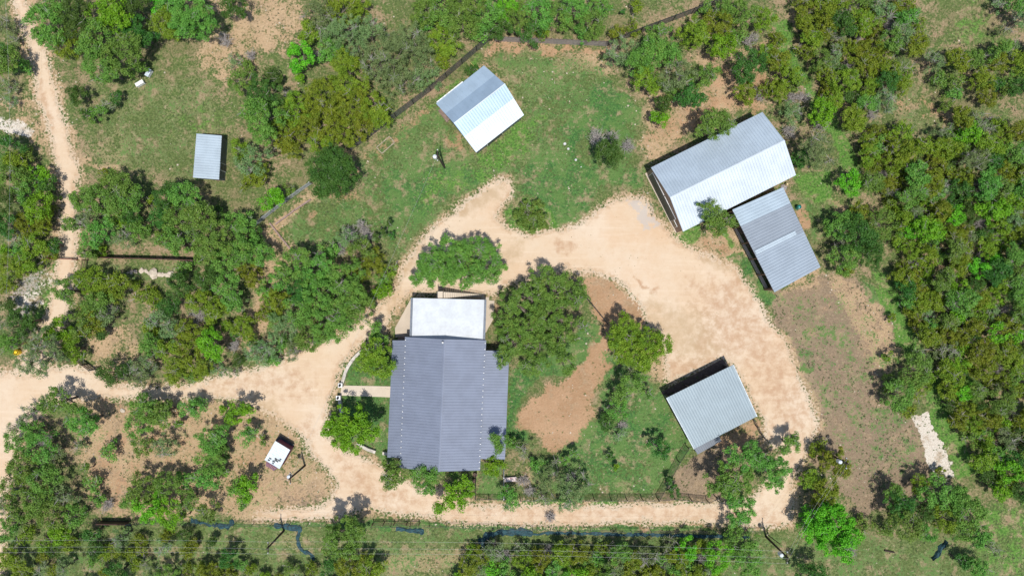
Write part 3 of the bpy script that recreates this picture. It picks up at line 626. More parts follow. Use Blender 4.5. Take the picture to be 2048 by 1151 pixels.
# G: little stand
gm = NT('white shed sheets with missing patches')
n = gm.noise(2.5, 4, .6); gm = gm.base(gm.mix(gm.step(n, .4, .7), (.62, .68, .70), (.50, .58, .62)), .42, .1, .5)
q = [W(529, 919, 2.1), W(559, 937, 2.1), W(580, 899, 2.5), W(550.5, 881, 2.5)]
root = empty('feed_stand', centre(q), 'tiny white roofed lean-to stand with dark patches beside the drive loop', 'stand')
corrug([q[1], q[2], q[3], q[0]], .3, .08, .03).build('roof', gm, root)
w = inset(q, .12); mb = MB(); mb.prism([flat(p, 0) for p in w], [flat(w[0], 2.0), flat(w[1], 2.0), flat(w[2], 2.38), flat(w[3], 2.38)]); mb.build('wall', plain('maroon boards', (.12, .03, .07), .7), root)
m = MB(); ax = (q[1] - q[0]).normalized(); ay = (q[3] - q[0]).normalized()
for i, (u, v, l_) in enumerate([(.22, .10, .16), (.25, .20, .18), (.52, .08, .14), (.5, .17, .2), (.62, .25, .3), (.55, .32, .22), (.75, .33, .2), (.78, .41, .12)]):
    p = q[0] + ax * (q[1] - q[0]).length * u + ay * (q[3] - q[0]).length * v; z = p.z + .055
    hl = ax * l_ * 2.1 / 2 * 1.0; hw = ay * .09
    c4 = [p - hl - hw, p + hl - hw, p + hl + hw, p - hl + hw]; m.prism([Vector((x.x, x.y, x.z + .05)) for x in c4], [Vector((x.x, x.y, x.z + .075)) for x in c4])
m.build('patch', M_trim, root)
m = MB(); dk = [W(550.5, 880, .4), W(580.5, 898, .4), W(588, 888, .4), W(560, 871, .4)]; m.prism([flat(p, 0) for p in dk], [flat(p, .4) for p in dk]); m.build('shaded_platform', M_trim, root)  # low dark box, the shadowed wall put into its colour
m = MB(); dk = [W(532, 931, .9), W(548, 941, .9), W(556, 936, .9), W(533, 921, .9)]
for i in range(7):
    a_ = dk[0].lerp(dk[1], i / 7); b_ = dk[0].lerp(dk[1], (i + .7) / 7); c_ = dk[3].lerp(dk[2], (i + .7) / 7); e_ = dk[3].lerp(dk[2], i / 7)
    m.prism([flat(p, .82) for p in (a_, b_, c_, e_)], [flat(p, .9) for p in (a_, b_, c_, e_)])
m.build('counter', plain('purple boards', (.15, .05, .12), .6), root)
# ---------------------------------------------------------------- fences, walls, poles, small things
def netting(name, col, alpha):
    t = NT(name); t.base(col, .9); t.p.inputs['Alpha'].default_value = alpha; return t.m
M_net = netting('dark wire netting', (.17, .16, .165), .36); M_net2 = netting('green wire netting', (.16, .24, .18), .22)
M_pipe = plain('rusty pipe', (.10, .05, .04), .7); M_black = plain('black fence paint', (.02, .02, .022), .5); M_galv = plain('galvanised pipe', (.38, .40, .40), .45, .3)
def fence(name, P, h, label, net=M_net, post=M_black, sp=2.6, rails=(1.0,), r=.045, cat='fence', sag=0):
    P = [flat(W(x, y), 0) for x, y in P]; root = empty(name, P[0], label, cat)
    rl = MB(); nt = MB()
    for a_, b_ in zip(P, P[1:]):
        L = (b_ - a_).length; k = max(1, round(L / sp))
        for i in range(k + (1 if b_ is P[-1] else 0)):
            p = a_.lerp(b_, i / k); MB().tube(p, flat(p, h + .08), r * 1.5, n=6).build('post', post, root)
        for f in rails: rl.tube(flat(a_, h * f), flat(b_, h * f), r * .8, n=5)
        if net:
            d = (b_ - a_).normalized(); nn = Vector((-d.y, d.x, 0)) * .012
            nt.prism([a_ - nn, b_ - nn, b_ + nn, a_ + nn], [flat(p, h * .98) for p in (a_ - nn, b_ - nn, b_ + nn, a_ + nn)])
    rl.build('rail', post, root)
    if net: nt.build('netting', net, root)
    return root
fence('wire_fence', [(702, 301), (740, 274), (793, 234), (862, 182), (925, 128), (983, 78)], 2.3, 'tall dark netting fence running diagonally past the workshop')
root = fence('pipe_fence', [(513, 452), (548, 424), (585, 396), (625, 368)], 1.8, 'silver pipe rail fence below the dark round tree', None, M_galv, 3, (1.0, .8, .55, .3))
fence('wire_fence', [(1215, 92), (1280, 66), (1345, 42), (1420, 14), (1470, -4)], 2.2, 'dark netting fence running up to the top right between the trees')
# corrugated solid fence
a_ = flat(W(990, 83), 0); b_ = flat(W(1214, 93), 0); root = empty('metal_panel_fence', a_, 'solid grey-brown corrugated panel fence along the top of the lawn', 'fence')
L = (b_ - a_).length; k = int(L / .3); m = MB(); d = (b_ - a_) / k; nn = Vector((-d.y, d.x, 0)).normalized()
for i in range(k):
    p = a_ + d * i; o_ = nn * (.03 if i % 2 else 0); q = [p + o_, p + d + o_, p + d + o_ + nn * .03, p + o_ + nn * .03]
    m.prism(q, [flat(x, 2.0) for x in q])
m.build('panel', plain('grey brown sheet', (.38, .34, .32), .55, .1), root); MB().obox((a_ + b_) / 2, d.xy, L, .05, 2.0, 2.04).build('top_rail', M_pipe, root)
for i in range(9): MB().tube(a_.lerp(b_, i / 8) + nn * .12, flat(a_.lerp(b_, i / 8) + nn * .12, 2.0), .05).build('post', M_black, root)
def solid(name, P, h, label, mat, cat='fence', t_=.06):
    P = [flat(W(x, y), 0) for x, y in P]; root = empty(name, P[0], label, cat); m = MB()
    for a_, b_ in zip(P, P[1:]):
        d = (b_ - a_).normalized(); m.obox((a_ + b_) / 2, d.xy, (b_ - a_).length, t_, 0.05, h)
        k = max(1, round((b_ - a_).length / 3))
        for i in range(k + 1): MB().tube(a_.lerp(b_, i / k), flat(a_.lerp(b_, i / k), h + .1), .06).build('post', M_pipe, root)
        MB().tube(flat(a_, h + .02), flat(b_, h + .02), .07).build('rail', M_pipe, root)
    m.build('panel', mat, root); return root
solid('board_fence', [(176, 515), (260, 517), (340, 519), (416, 522)], 1.9, 'long reddish brown board fence right of the pipe gate', plain('rust boards', (.16, .07, .045), .8))
root = empty('pipe_gate', flat(W(108, 517)), 'red pipe gate closed across the narrow left road', 'gate')
m = MB(); a_ = flat(W(108, 517)); b_ = flat(W(156, 519)); rm = plain('red pipe', (.32, .09, .06), .6)
for z in (.3, .6, .9, 1.2): m.tube(flat(a_, z), flat(b_, z), .035)
m.build('rail', rm, root); m = MB()
for i in range(4): p = a_.lerp(b_, i / 3); m.tube(flat(p, .3), flat(p, 1.2), .03)
m.build('brace', rm, root)
for p in (a_, b_): MB().tube(p, flat(p, 1.5), .09).build('gate_post', rm, root)
fence('wire_fence', [(177, 520), (173, 545)], 1.4, 'short rusty pipe fence corner beside the board fence', None, M_pipe, 2, (1., .6, .3))
fence('entrance_fence', [(156, 714), (175, 727), (190, 738), (203, 736)], 1.5, 'short black rail fence at the drive entrance under the trees', M_net, M_black, 2, (1., .65, .3), .06)
fence('entrance_fence', [(240, 752), (262, 757)], 1.3, 'short black fence piece half hidden above the drive', None, M_black, 2, (1., .6), .06)
fence('wire_fence', [(1040, 993), (1120, 993), (1220, 993), (1313, 993)], 1.9, 'green wire fence along the lower edge of the inner lawn', M_net2, M_black, 2.1)
fence('wire_fence', [(1313, 993), (1345, 990), (1412, 997), (1428, 989)], 1.9, 'dark wire fence along the bottom of the brown pen', M_net2, M_black, 2.1)
fence('wire_fence', [(1313, 993), (1332, 960), (1354, 918), (1372, 890)], 1.9, 'green wire fence slanting up to the tractor shed', M_net2, M_black, 2.6)
fence('wire_fence', [(1503, 836), (1519, 865), (1530, 878)], 1.3, 'thin dark fence leaving the right corner of the tractor shed', M_net, M_black, 1.5)
fence('wire_fence', [(1170, 594), (1185, 611), (1215, 648)], 1.3, 'low wire fence between the big oak and bare red earth', M_net, M_black, 2.2)
fence('dog_run_fence', [(953, 942), (951, 992), (1005, 992)], 1.5, 'thin wire fence around the small run below the house', M_net2, M_black, 2.5)
fence('dog_run_fence', [(1008, 905), (1008, 990)], 1.9, 'pale pipe fence closing the right side of the small run', None, M_galv, 2.5, (1., .5))
fence('boundary_fence', [(745, 1047), (860, 1047), (960, 1050), (1100, 1055), (1300, 1058), (1530, 1058)], 1.3, 'low boundary wire fence along the bottom drive', None, M_black, 2.7, (1., .5), .03)
fence('boundary_fence', [(-40, 1040), (200, 1040), (300, 1042), (400, 1044), (690, 1046)], 1.3, 'low boundary wire fence at lower left under the trees', None, M_black, 2.7, (1., .5), .03)
solid('board_fence', [(205, 1040), (262, 1041)], 1.6, 'dark panel fence piece by the lower left oaks', M_black)
fence('rail_fence', [(748, 1043), (790, 1043), (840, 1043)], 1.5, 'short rusty rail fence right of the lone round tree', None, M_pipe, 2, (1., .6, .3))
# timber edging of the top-left garden beds
def edging(P, label, w_=.22, h=.25, mat=None, name='timber_edging', cat='edging'):
    P = [flat(W(x, y), 0) for x, y in P]; m = MB()
    for a_, b_ in zip(P, P[1:]): m.obox((a_ + b_) / 2, (b_ - a_).xy, (b_ - a_).length + .05, w_, -.02, h)
    return tag(m.build(name, mat or plain('timber', (.28, .20, .17), .9), None, P[0]), label, cat)
edging([(540, 446), (562, 474), (584, 501)], 'straight timber edging at the lower left corner of the lawn')
edging([(552, 448), (590, 420), (622, 399)], 'timber edging beside the pale rocks under the pipe fence')
edging([(753, 295), (779, 273), (789, 285), (764, 307), (753, 295)], 'small rectangle of pale edging stones on the upper lawn', .11, .08, M_stone2, 'stone_border', 'border')
# stone garden walls
def stone_wall(P, label, w_=.42, h=.6):
    q = [flat(W(x, y), 0) for x, y in P]; m = MB(); n = len(q); L_ = []; R_ = []
    for i in range(n):
        d = (q[min(i + 1, n - 1)] - q[max(i - 1, 0)]).normalized(); s1 = Vector((-d.y, d.x, 0)) * w_ / 2; L_.append(q[i] + s1); R_.append(q[i] - s1)
    for i in range(n - 1):
        c4 = [R_[i], R_[i + 1], L_[i + 1], L_[i]]; m.prism([flat(p, -.02) for p in c4], [flat(p, h) for p in c4])
    return tag(m.build('stone_wall', M_stone, None, q[0]), label, 'wall')
stone_wall([(726, 699), (715, 709), (706, 719), (698, 731), (692, 744), (688, 758), (686, 764)], 'curved pale stone garden wall above the front walk')
stone_wall([(681, 797), (681.5, 806), (682, 815), (686, 824)], 'short stone wall just below the front walk')
stone_wall([(716, 883), (726, 891), (738, 897), (752, 902)], 'curved low stone wall below the bright green tree')
stone_wall([(766, 904), (776, 905)], 'tiny stone wall stub touching the house corner')
for i, (x, y, lb) in enumerate([(684, 768, 'upper stone pier with black lantern beside the front walk'), (680, 793, 'lower stone pier with black lantern beside the front walk')]):
    p = flat(W(x, y), 0); root = empty('stone_pier', p, lb, 'pier', 'stone piers at the front walk')
    MB().obox(p, (1, 0), .55, .55, 0, 1.0).build('pier', M_stone, root); MB().obox(p, (1, 0), .64, .64, 1.0, 1.08).build('cap', M_white, root)
    MB().lathe((p.x, p.y, 1.08), [(.13, 0), (.13, .06), (.09, .08), (.12, .34), (.17, .36), (.03, .5)], 8).build('lantern', M_black, root)
# power poles and wires
M_pole = plain('creosote pole', (.045, .032, .025), .9); M_can = plain('transformer can', (.62, .66, .70), .4, .1)
def pole(bx, by, tx, ty, label, can=True, arm=True, h=None):
    b0 = flat(W(bx, by), 0); rb = math.hypot(bx - 1024, by - 575.5); rt = math.hypot(tx - 1024, ty - 575.5)
    if h is None: h = H * (1 - rb / rt)
    root = empty('utility_pole', b0, label, 'utility pole'); tp = flat(b0, h)
    MB().tube(b0, tp, .16, .11, n=10).build('pole', M_pole, root)
    if arm:
        MB().obox(b0 + Vector((0, .0, 0)), (0, 1), 1.6, .1, h - .6, h - .48).build('crossarm', M_pole, root)
        for k in (-.7, 0, .7): MB().lathe((b0.x, b0.y + k, h - .48), [(.06, 0), (.09, .06), (.05, .16), (.02, .2)], 8).build('insulator', M_white, root)
    if can:
        MB().lathe((b0.x - .45, b0.y - .05, h - 2.0), [(.2, 0), (.27, .04), (.28, .8), (.24, .88), (.06, .95)], 14).build('transformer', M_can, root)
    return tp
P1 = pole(1532, 1072, 1580, 1113, 'tall utility pole with white transformer at the bottom right of the drive')
P2 = pole(889, 335, 875.5, 308, 'utility pole with white transformer standing on the upper lawn')
P3 = pole(610, 930, 578, 957, 'utility pole with white transformer right of the tiny stand')
P4 = pole(568, 1060, 537, 1100, 'slender utility pole on the grass strip below the drive', False)
P5 = pole(1650, 903, 1697, 925, 'utility pole rising through the junipers right of the drive')
P6 = pole(24, 1072, -22, 1092, 'dark utility pole at the extreme lower left corner', False)
b0 = flat(W(1535, 1068)); root = empty('push_brace', b0, 'thin leaning brace pole next to the lower right utility pole', 'brace pole')
MB().tube(b0, flat(W(1560, 1087, 4.2), 4.2), .07, .05).build('brace', M_pole, root); MB().lathe(b0, [(.14, 0), (.14, .08), (.05, .1)], 10).build('footing', M_conc, root)
M_wire = plain('wire', (.45, .47, .47), .6, .1)
def wire(a_, b_, sag, label, r=.007, n=14, grp=None):
    a_ = Vector(a_); b_ = Vector(b_); m = MB(); pr = a_
    for i in range(1, n + 1):
        u = i / n; p = a_.lerp(b_, u) - Vector((0, 0, sag * 4 * u * (1 - u))); m.tube(pr, p, r, n=4); pr = p
    tag(m.build('power_line', M_wire, None, a_), label, 'power line', grp)
gp = 'parallel power lines along the bottom'
lows = ['highest', 'middle', 'lowest']
for k, (dy, nm) in enumerate(zip((.95, 0, -.7), lows)):
    wire((P6.x, P6.y + dy, P6.z), (P4.x, P4.y + dy, P4.z), .5, f'{nm} of the three wires crossing the lower left corner trees', grp=gp)
    wire((P4.x, P4.y + dy, P4.z), (P1.x, P1.y + dy, P1.z), 1.2, f'{nm} of the three long wires running along the bottom strip', n=24, grp=gp)
for k, dy in enumerate((-.4, .5)):
    wire((P1.x, P1.y + dy, P1.z - .3), (P5.x, P5.y + dy, P5.z - .3), .5, ('left' if k else 'right') + ' one of two wires slanting up to the juniper pole')
wire(P2 - Vector((0, 0, .5)), P3 - Vector((0, 0, .5)), .9, 'thin service wire slanting across the upper lawn to the stand', n=20)
wire(flat(W(8, -40, 8), 8), flat(W(12, 600, 8), 8), .9, 'thin wire running straight down the left edge', n=16)
# dark teal shade cloth lying on the ground
M_cloth = plain('teal shade cloth', (.020, .062, .075), .75, 0, .5, 3, .4); M_cloth2 = plain('pale mesh cloth', (.13, .20, .19), .8, 0, .3, 2)
def cloth(P, wd, label, mat=None, z=.12, seed=1):
    r = random.Random(seed); q = [flat(W(x, y), 0) for x, y in P]; pts_ = []
    for a_, b_ in zip(q, q[1:]):
        k = max(2, int((b_ - a_).length / .35))
        for i in range(k): pts_.append(a_.lerp(b_, i / k))
    pts_.append(q[-1]); n = len(pts_); v = []; f = []; m_ = 7
    for i, p in enumerate(pts_):
        d = (pts_[min(i + 1, n - 1)] - pts_[max(i - 1, 0)]).normalized(); s1 = Vector((-d.y, d.x, 0)); w_ = wd * .8 * (.5 + .8 * r.random()); sh = s1 * r.uniform(-.1, .1)
        for j in range(m_): v.append(tuple(p + sh + s1 * w_ * (j / (m_ - 1) - .5) + Vector((0, 0, .02 + (0 if j in (0, m_ - 1) else z * (.3 + r.random()))))))
    for i in range(n - 1):
        for j in range(m_ - 1): a0 = i * m_ + j; f.append((a0, a0 + m_, a0 + m_ + 1, a0 + 1))
    m = MB(); o0 = q[0]; m.v = v; m.f = f; o = m.build('shade_cloth', mat or M_cloth, None, o0)
    md = o.modifiers.new('thick', 'SOLIDIFY'); md.thickness = .02; tag(o, label, 'shade cloth'); return o
cloth([(382, 1041), (420, 1047), (455, 1052), (466, 1046), (462, 1038)], .9, 'dark teal cloth heap under the lower left oaks', seed=2)
cloth([(205, 1046), (262, 1048)], .5, 'dark cloth strip beside the black fence piece', seed=7)
cloth([(548, 1049), (575, 1053), (592, 1056), (602, 1052)], 1.0, 'crumpled teal cloth lying across the slender pole base', seed=3)
cloth([(602, 1052), (597, 1064), (595, 1080), (602, 1098), (612, 1104), (622, 1107), (629, 1119)], .75, 'winding teal cloth strip trailing down from the bottom fence', seed=4)
cloth([(792, 1057), (820, 1059), (845, 1060), (843, 1068)], .9, 'short teal cloth strip right of the lone round tree', seed=5)
cloth([(961, 1095), (964, 1080), (975, 1070), (1000, 1064), (1040, 1062), (1065, 1068)], 1.3, 'wide curling teal cloth bundle at the bottom centre', seed=6)
cloth([(1065, 1068), (1110, 1064), (1170, 1066), (1230, 1068), (1300, 1069), (1400, 1071), (1500, 1073)], .6, 'long straight teal cloth strip along the bottom fence', M_cloth, .06, seed=8)
cloth([(1863, 1117), (1872, 1110), (1878, 1100), (1884, 1090), (1892, 1080)], .9, 'dark teal rolled cloth on the grass at lower right', z=.35, seed=9)
# small things
def boxthing(name, x, y, ux, lx, ly, h, label, cat, lid, body, group=None):
    p = flat(W(x, y), 0); root = empty(name, p, label, cat, group)
    MB().obox(p, ux, lx - .06, ly - .06, .12, h - .06).build('body', body, root, bevel=.015)
    MB().obox(p, ux, lx, ly, h - .06, h).build('lid', lid, root, bevel=.01)
    u = Vector((ux[0], ux[1], 0)).normalized()
    for s1 in (-1, 1): MB().obox(p + u * s1 * (lx / 2 - .2), ux, .1, ly - .1, 0, .12).build('foot', M_wood, root)
    return root
whs = plain('white box paint', (.74, .74, .72), .45)
boxthing('storage_box', 283.5, 169, (.87, .5), 1.25, .55, .7, 'long white lidded box in the left meadow, the lower of two', 'box', whs, whs, 'white boxes in the meadow')
boxthing('storage_box', 301, 148, (.5, .87), 1.15, .6, .7, 'pale grey-white lidded box in the left meadow, the upper of two', 'box', plain('grey white box', (.52, .58, .64), .4), whs, 'white boxes in the meadow')
bx = boxthing('storage_box', 1021, 956, (1, .08), 1.75, .62, .55, 'pinkish white long box with red emblem right of the small run', 'box', plain('pinkish lid', (.58, .47, .46), .6), whs)
p = flat(W(1022, 955)); m = MB()
for i in range(8):
    t0 = math.pi * i / 8; t1 = math.pi * (i + 1) / 8
    m.tube((p.x + .17 * math.cos(t0), p.y + .17 * math.sin(t0), .56), (p.x + .17 * math.cos(t1), p.y + .17 * math.sin(t1), .56), .03, n=5)
m.build('emblem', plain('red paint', (.35, .04, .05), .5), bx)
potm = plain('dark barrel planter', (.10, .06, .045), .8); soil = plain('soil', (.16, .11, .08), .95)
for (x, y, lb) in [(950.5, 947, 'topmost round barrel planter below the house corner'), (949, 959, 'middle round barrel planter below the house corner'), (946.5, 971, 'lowest round barrel planter below the house corner')]:
    p = flat(W(x, y), 0); root = empty('barrel_planter', p, lb, 'planter', 'barrel planters below the house')
    MB().lathe(p, [(.22, 0), (.30, .2), (.31, .45), (.27, .45), (.26, .38)], 18).build('barrel', potm, root); MB().lathe(p + Vector((0, 0, .3)), [(.25, 0), (.25, .07)], 14).build('soil', soil, root)
lidm = plain('white lid', (.52, .52, .50), .5)
for (x, y, r, lb) in [(1129.5, 288, .21, 'topmost white septic lid on the lawn'), (1136.5, 298, .18, 'white septic lid just below the topmost one'), (1151.5, 320, .18, 'lowest white septic lid, apart from the pair'), (1162, 334, .09, 'tiny white pipe cap near the lowest septic lid')]:
    tag(MB().lathe((0, 0, 0), [(r * .9, 0), (r * .9, .1), (r, .1), (r, .16), (r * .7, .2), (r * .2, .2)], 20).build('septic_lid', lidm), lb, 'lid', 'septic lids on the lawn').location = flat(W(x, y), 0)
def barrel(x, y, r, h, mat, label, cat='barrel'):
    p = flat(W(x, y), 0); root = empty('barrel', p, label, cat)
    MB().lathe(p, [(r * .95, 0), (r, .04), (r, h * .33), (r * 1.04, h * .35), (r, h * .38), (r, h * .66), (r * 1.04, h * .68), (r, h * .71), (r, h * .97), (r * .93, h)], 20).build('body', mat, root)
    MB().lathe(p + Vector((0, 0, h)), [(r * .86, 0), (r * .84, -.02), (r * .3, .02), (r * .1, .03)], 20).build('lid', mat, root); return root
barrel(1594, 415, .30, .9, plain('teal plastic', (.01, .27, .25), .35, 0, .08), 'teal plastic barrel right of the equipment barn')
barrel(1571.5, 369.5, .22, .7, plain('cream barrel', (.72, .58, .32), .5), 'small cream barrel at the lower right corner of the large barn')
barrel(39, 703, .40, .8, plain('yellow plastic', (.75, .50, .02), .4, 0, .08), 'bright yellow barrel beside the left road junction')
barrel(34, 981, .3, .9, plain('blue plastic', (.03, .17, .42), .35, 0, .08), 'blue barrel half hidden below the far left oak')
p = flat(W(1567, 377)); root = empty('pallet', p, 'grey slatted pallet leaning in the corner between the two barns', 'pallet')
for i in range(7): MB().obox(p + Vector((.15 * (i - 3), .05 * i, 0)), (.35, 1), 1.1, .09, .12, .15).build('slat', plain('grey slat', (.34, .31, .30), .9) if i == 0 else bpy.data.materials['grey slat'], root)
for s1 in (-.4, .4): MB().obox(p + Vector((s1 * .3, s1, 0)), (1, -.33), 1.2, .1, 0, .12).build('bearer', M_wood, root)
a_ = W(940, 124, .5); b_ = W(957, 142, 2.6); tag(MB().tube(flat(a_, .3), b_, .05).build('yellow_pipe', plain('yellow pipe', (.70, .62, .22), .5), None, a_), 'thin yellow pipe leaning on the workshop top eave', 'pipe')
a_ = W(1768, 1099); b_ = W(1788, 1103); o = MB().tube(flat(a_, .14), flat(b_, .14), .13, .1, n=9); tag(o.build('log', M_pole, None, a_), 'short dark log on the grass left of the rolled cloth', 'log')
a_ = W(1142, 679); b_ = W(1160, 675); tag(MB().tube(flat(a_, .2), flat(b_, .2), .17, .14, n=9).build('log', plain('grey log', (.30, .27, .24), .9), None, a_), 'pale grey log lying under the big oak right of the house', 'log')
# row of boulders
def rock_mesh(r, seed, name, mat, flatn=.6):
    rr = np.random.default_rng(seed); n = 8; m = 5; v = []; f = []
    for j in range(m + 1):
        ph = math.pi * j / m
        for i in range(n):
            th = 2 * math.pi * i / n; k = r * (.8 + .35 * rr.random()); v.append((k * math.sin(ph) * math.cos(th), k * math.sin(ph) * math.sin(th), k * flatn * math.cos(ph) + r * .35))
    for j in range(m):
        for i in range(n): f.append((j * n + i, (j + 1) * n + i, (j + 1) * n + (i + 1) % n, j * n + (i + 1) % n))
    me = np_mesh(name, v, f, mat); return me
M_rock = plain('pale rock', (.52, .45, .36), .95, 0, .2, 3, .15); rocks = [rock_mesh(.5, k, 'boulder', M_rock) for k in range(5)]
RB = [(256, 545, .4, 'pale'), (263, 544, .7, 'pale'), (272, 543, .7, 'pale'), (284, 541, 1.0, 'pale'), (293, 542, .7, 'tan'), (300, 546, .8, 'tan'), (308, 547, 1.7, 'big tan'), (320, 549, .9, 'white'), (326, 549, .8, 'white'), (333, 550, .7, 'pale'), (341, 548, 1.2, 'white'), (350, 551, .6, 'pale'), (360, 551, .7, 'pale'), (367, 551, .6, 'white'), (246, 820, .8, 'white')]
for k, (x, y, s1, w_) in enumerate(RB):
    o = bpy.data.objects.new('boulder', rocks[k % 5]); C.objects.link(o); o.location = flat(W(x, y), 0); o.scale = (s1, s1 * .8, s1 * .7); o.rotation_euler = (0, 0, k * 1.3)
    ordn = ['first', 'second', 'third', 'fourth', 'fifth', 'sixth', 'seventh', 'eighth', 'ninth', 'tenth', 'eleventh', 'twelfth', 'thirteenth', 'fourteenth']
    tag(o, f'{w_} boulder, {ordn[k]} from the left in the row below the board fence' if k < 14 else 'lone white rock between the drive and the lower left oaks', 'boulder', 'boulders in the row below the board fence' if k < 14 else None)
# ---------------------------------------------------------------- trees
def leaf_mat(name, col, col2, warm=(.16, .15, .04), tr=.25):
    t = NT(name); at = t.attr('vary').outputs['Fac']
    oi = t.n.new('ShaderNodeObjectInfo')
    c = t.mix(at, col, col2)
    c = t.mix(t.step(at, .86, .98, 0, .8), c, warm)
    h = t.math('ADD', .47, t.math('MULTIPLY', oi.outputs['Random'], .05)); v = t.math('ADD', .82, t.math('MULTIPLY', oi.outputs['Random'], .4))
    c = t.hsv(c, h, 1.08, v); t.base(c, .55, 0, .35)
    trn = t.n.new('ShaderNodeBsdfTranslucent'); t.l.new(c, trn.inputs[0]); mx = t.n.new('ShaderNodeMixShader'); mx.inputs[0].default_value = tr
    t.l.new(t.p.outputs[0], mx.inputs[1]); t.l.new(trn.outputs[0], mx.inputs[2]); t.l.new(mx.outputs[0], t.n['Material Output'].inputs[0]); return t.m
LM = dict(
 O=leaf_mat('oak leaves', (0.082, 0.196, 0.039), (0.199, 0.363, 0.076)),
 B=leaf_mat('bright leaves', (0.093, 0.269, 0.028), (0.199, 0.451, 0.047), (0.226, 0.349, 0.058)),
 D=leaf_mat('dark leaves', (0.038, 0.112, 0.022), (0.087, 0.185, 0.036), (0.112, 0.168, 0.045)),
 J=leaf_mat('juniper foliage', (0.106, 0.189, 0.024), (0.246, 0.327, 0.043), (0.279, 0.276, 0.071)),
 G=leaf_mat('grey green leaves', (0.113, 0.196, 0.071), (0.240, 0.342, 0.140), (0.319, 0.335, 0.199)))
M_bark = plain('grey bark', (.16, .135, .11), .95, 0, .3, 4, .1); M_twig = plain('bare grey twigs', (.36, .33, .31), .9, 0, .25, 4, .1)
KIND = dict(O=('live_oak', 'mid-green live oak'), B=('leafy_tree', 'bright green leafy tree'), D=('dark_oak', 'dark green dense tree'), J=('juniper_tree', 'olive-green juniper'), G=('grey_oak', 'grey-green open oak'), X=('dead_tree', 'bare grey dead tree'))
#      clump radius, density, leaves per clump, leaf len, leaf wid, gap
PAR = dict(O=(.54, 2.7, 92, .205, .125), B=(.60, 2.6, 84, .25, .145), D=(.55, 3.0, 88, .19, .125), J=(.46, 3.1, 72, .18, .12), G=(.46, 2.2, 64, .17, .10))
def crown(lobes, h, kind, seed):
    r_ = np.random.default_rng(seed); cr, dens, nl, ll, lw = PAR[kind]; CC = []
    for (dx, dy, r) in lobes:
        ht = h * (1 if r > 1.2 else .8) * r_.uniform(.82, 1.0); vz = min(r * .85, ht * .55); zc = ht - vz
        n = max(4, int(dens * (r / cr) ** 2)); th = r_.random(n) * 6.2832; rho = np.sqrt(r_.random(n)); ph = r_.random(3) * 6.28
        wob = 1 + .13 * np.sin(3 * th + ph[0]) + .10 * np.sin(5 * th + ph[1]) + .08 * np.sin(9 * th + ph[2])
        rr = max(r * 1.04 - cr * .45, r * .55); zz = np.sqrt(1 - (rho * .96) ** 2) * np.where(r_.random(n) < .75, r_.uniform(.65, 1, n), r_.uniform(-.5, .6, n))
        CC.append(np.stack([dx + np.cos(th) * rr * rho * wob, dy + np.sin(th) * rr * rho * wob, np.maximum(zc + zz * vz, .25), np.full(n, cr) * r_.uniform(.6, 1.25, n) * (1 if r > 1 else .7)], 1))
    CC = np.concatenate(CC)
    # thin out some clumps in one or two random wedges so the crown gets gaps
    g = r_.normal(size=(4, 2)) * .55 * max(l[2] for l in lobes); keep = np.ones(len(CC), bool)
    for q in g[: (2 if kind in 'OGB' else 1)]: keep &= ~((np.hypot(CC[:, 0] - lobes[0][0] - q[0], CC[:, 1] - lobes[0][1] - q[1]) < cr * 1.0) & (r_.random(len(CC)) < .8))
    keep[:4] = True; CC = CC[keep]; n = len(CC); m = int(nl * (1.0)); tone = r_.random(n)
    L = r_.normal(size=(n, m, 3)); d = np.linalg.norm(L, axis=2, keepdims=True); dirn = L / d; rad = r_.random((n, m, 1)) ** .45
    P = CC[:, None, :3] + dirn * rad * CC[:, None, 3:4] * np.array([1, 1, .75]); P = P.reshape(-1, 3)
    N = (dirn * .9 + np.array([0, 0, .45]) + r_.normal(size=(n, m, 3)) * .45).reshape(-1, 3); N /= np.linalg.norm(N, axis=1)[:, None]
    R = r_.normal(size=N.shape); T = np.cross(N, R); T /= np.linalg.norm(T, axis=1)[:, None]; Bt = np.cross(N, T)
    s = r_.uniform(.6, 1.3, (len(P), 1)); a = T * ll * .5 * s; b = Bt * lw * .5 * s; dr_ = N * ll * .12
    V = np.stack([P - a - dr_, P + b * 1.0, P + a - dr_, P - b], 1).reshape(-1, 3); V[:, 2] = np.maximum(V[:, 2], .03)
    F = np.arange(len(V)).reshape(-1, 4); col = np.clip(np.repeat(tone, m) * .6 + r_.random(n * m) * .42, 0, 1)
    return V, F, col, CC
def tubes(segs):
    V = []; F = []; b = 0; seg = np.array(segs, float)
    p0 = seg[:, :3]; p1 = seg[:, 3:6]; r0 = seg[:, 6:7]; r1 = seg[:, 7:8]; d = p1 - p0; d /= np.linalg.norm(d, axis=1)[:, None] + 1e-9
    ref = np.where(np.abs(d[:, 2:3]) > .9, [[1, 0, 0]], [[0, 0, 1]]); a = np.cross(d, ref); a /= np.linalg.norm(a, axis=1)[:, None]; c_ = np.cross(d, a); K = 5
    ang = 2 * np.pi * np.arange(K) / K; ring = a[:, None] * np.cos(ang)[None, :, None] + c_[:, None] * np.sin(ang)[None, :, None]
    A = p0[:, None] + ring * r0[:, None]; Bq = p1[:, None] + ring * r1[:, None]; V = np.concatenate([A, Bq], 1).reshape(-1, 3); n = len(seg)
    base = (np.arange(n) * 2 * K)[:, None]; i = np.arange(K); j = (i + 1) % K
    F = np.stack([base + i, base + j, base + K + j, base + K + i], 2).reshape(-1, 4); return V, F
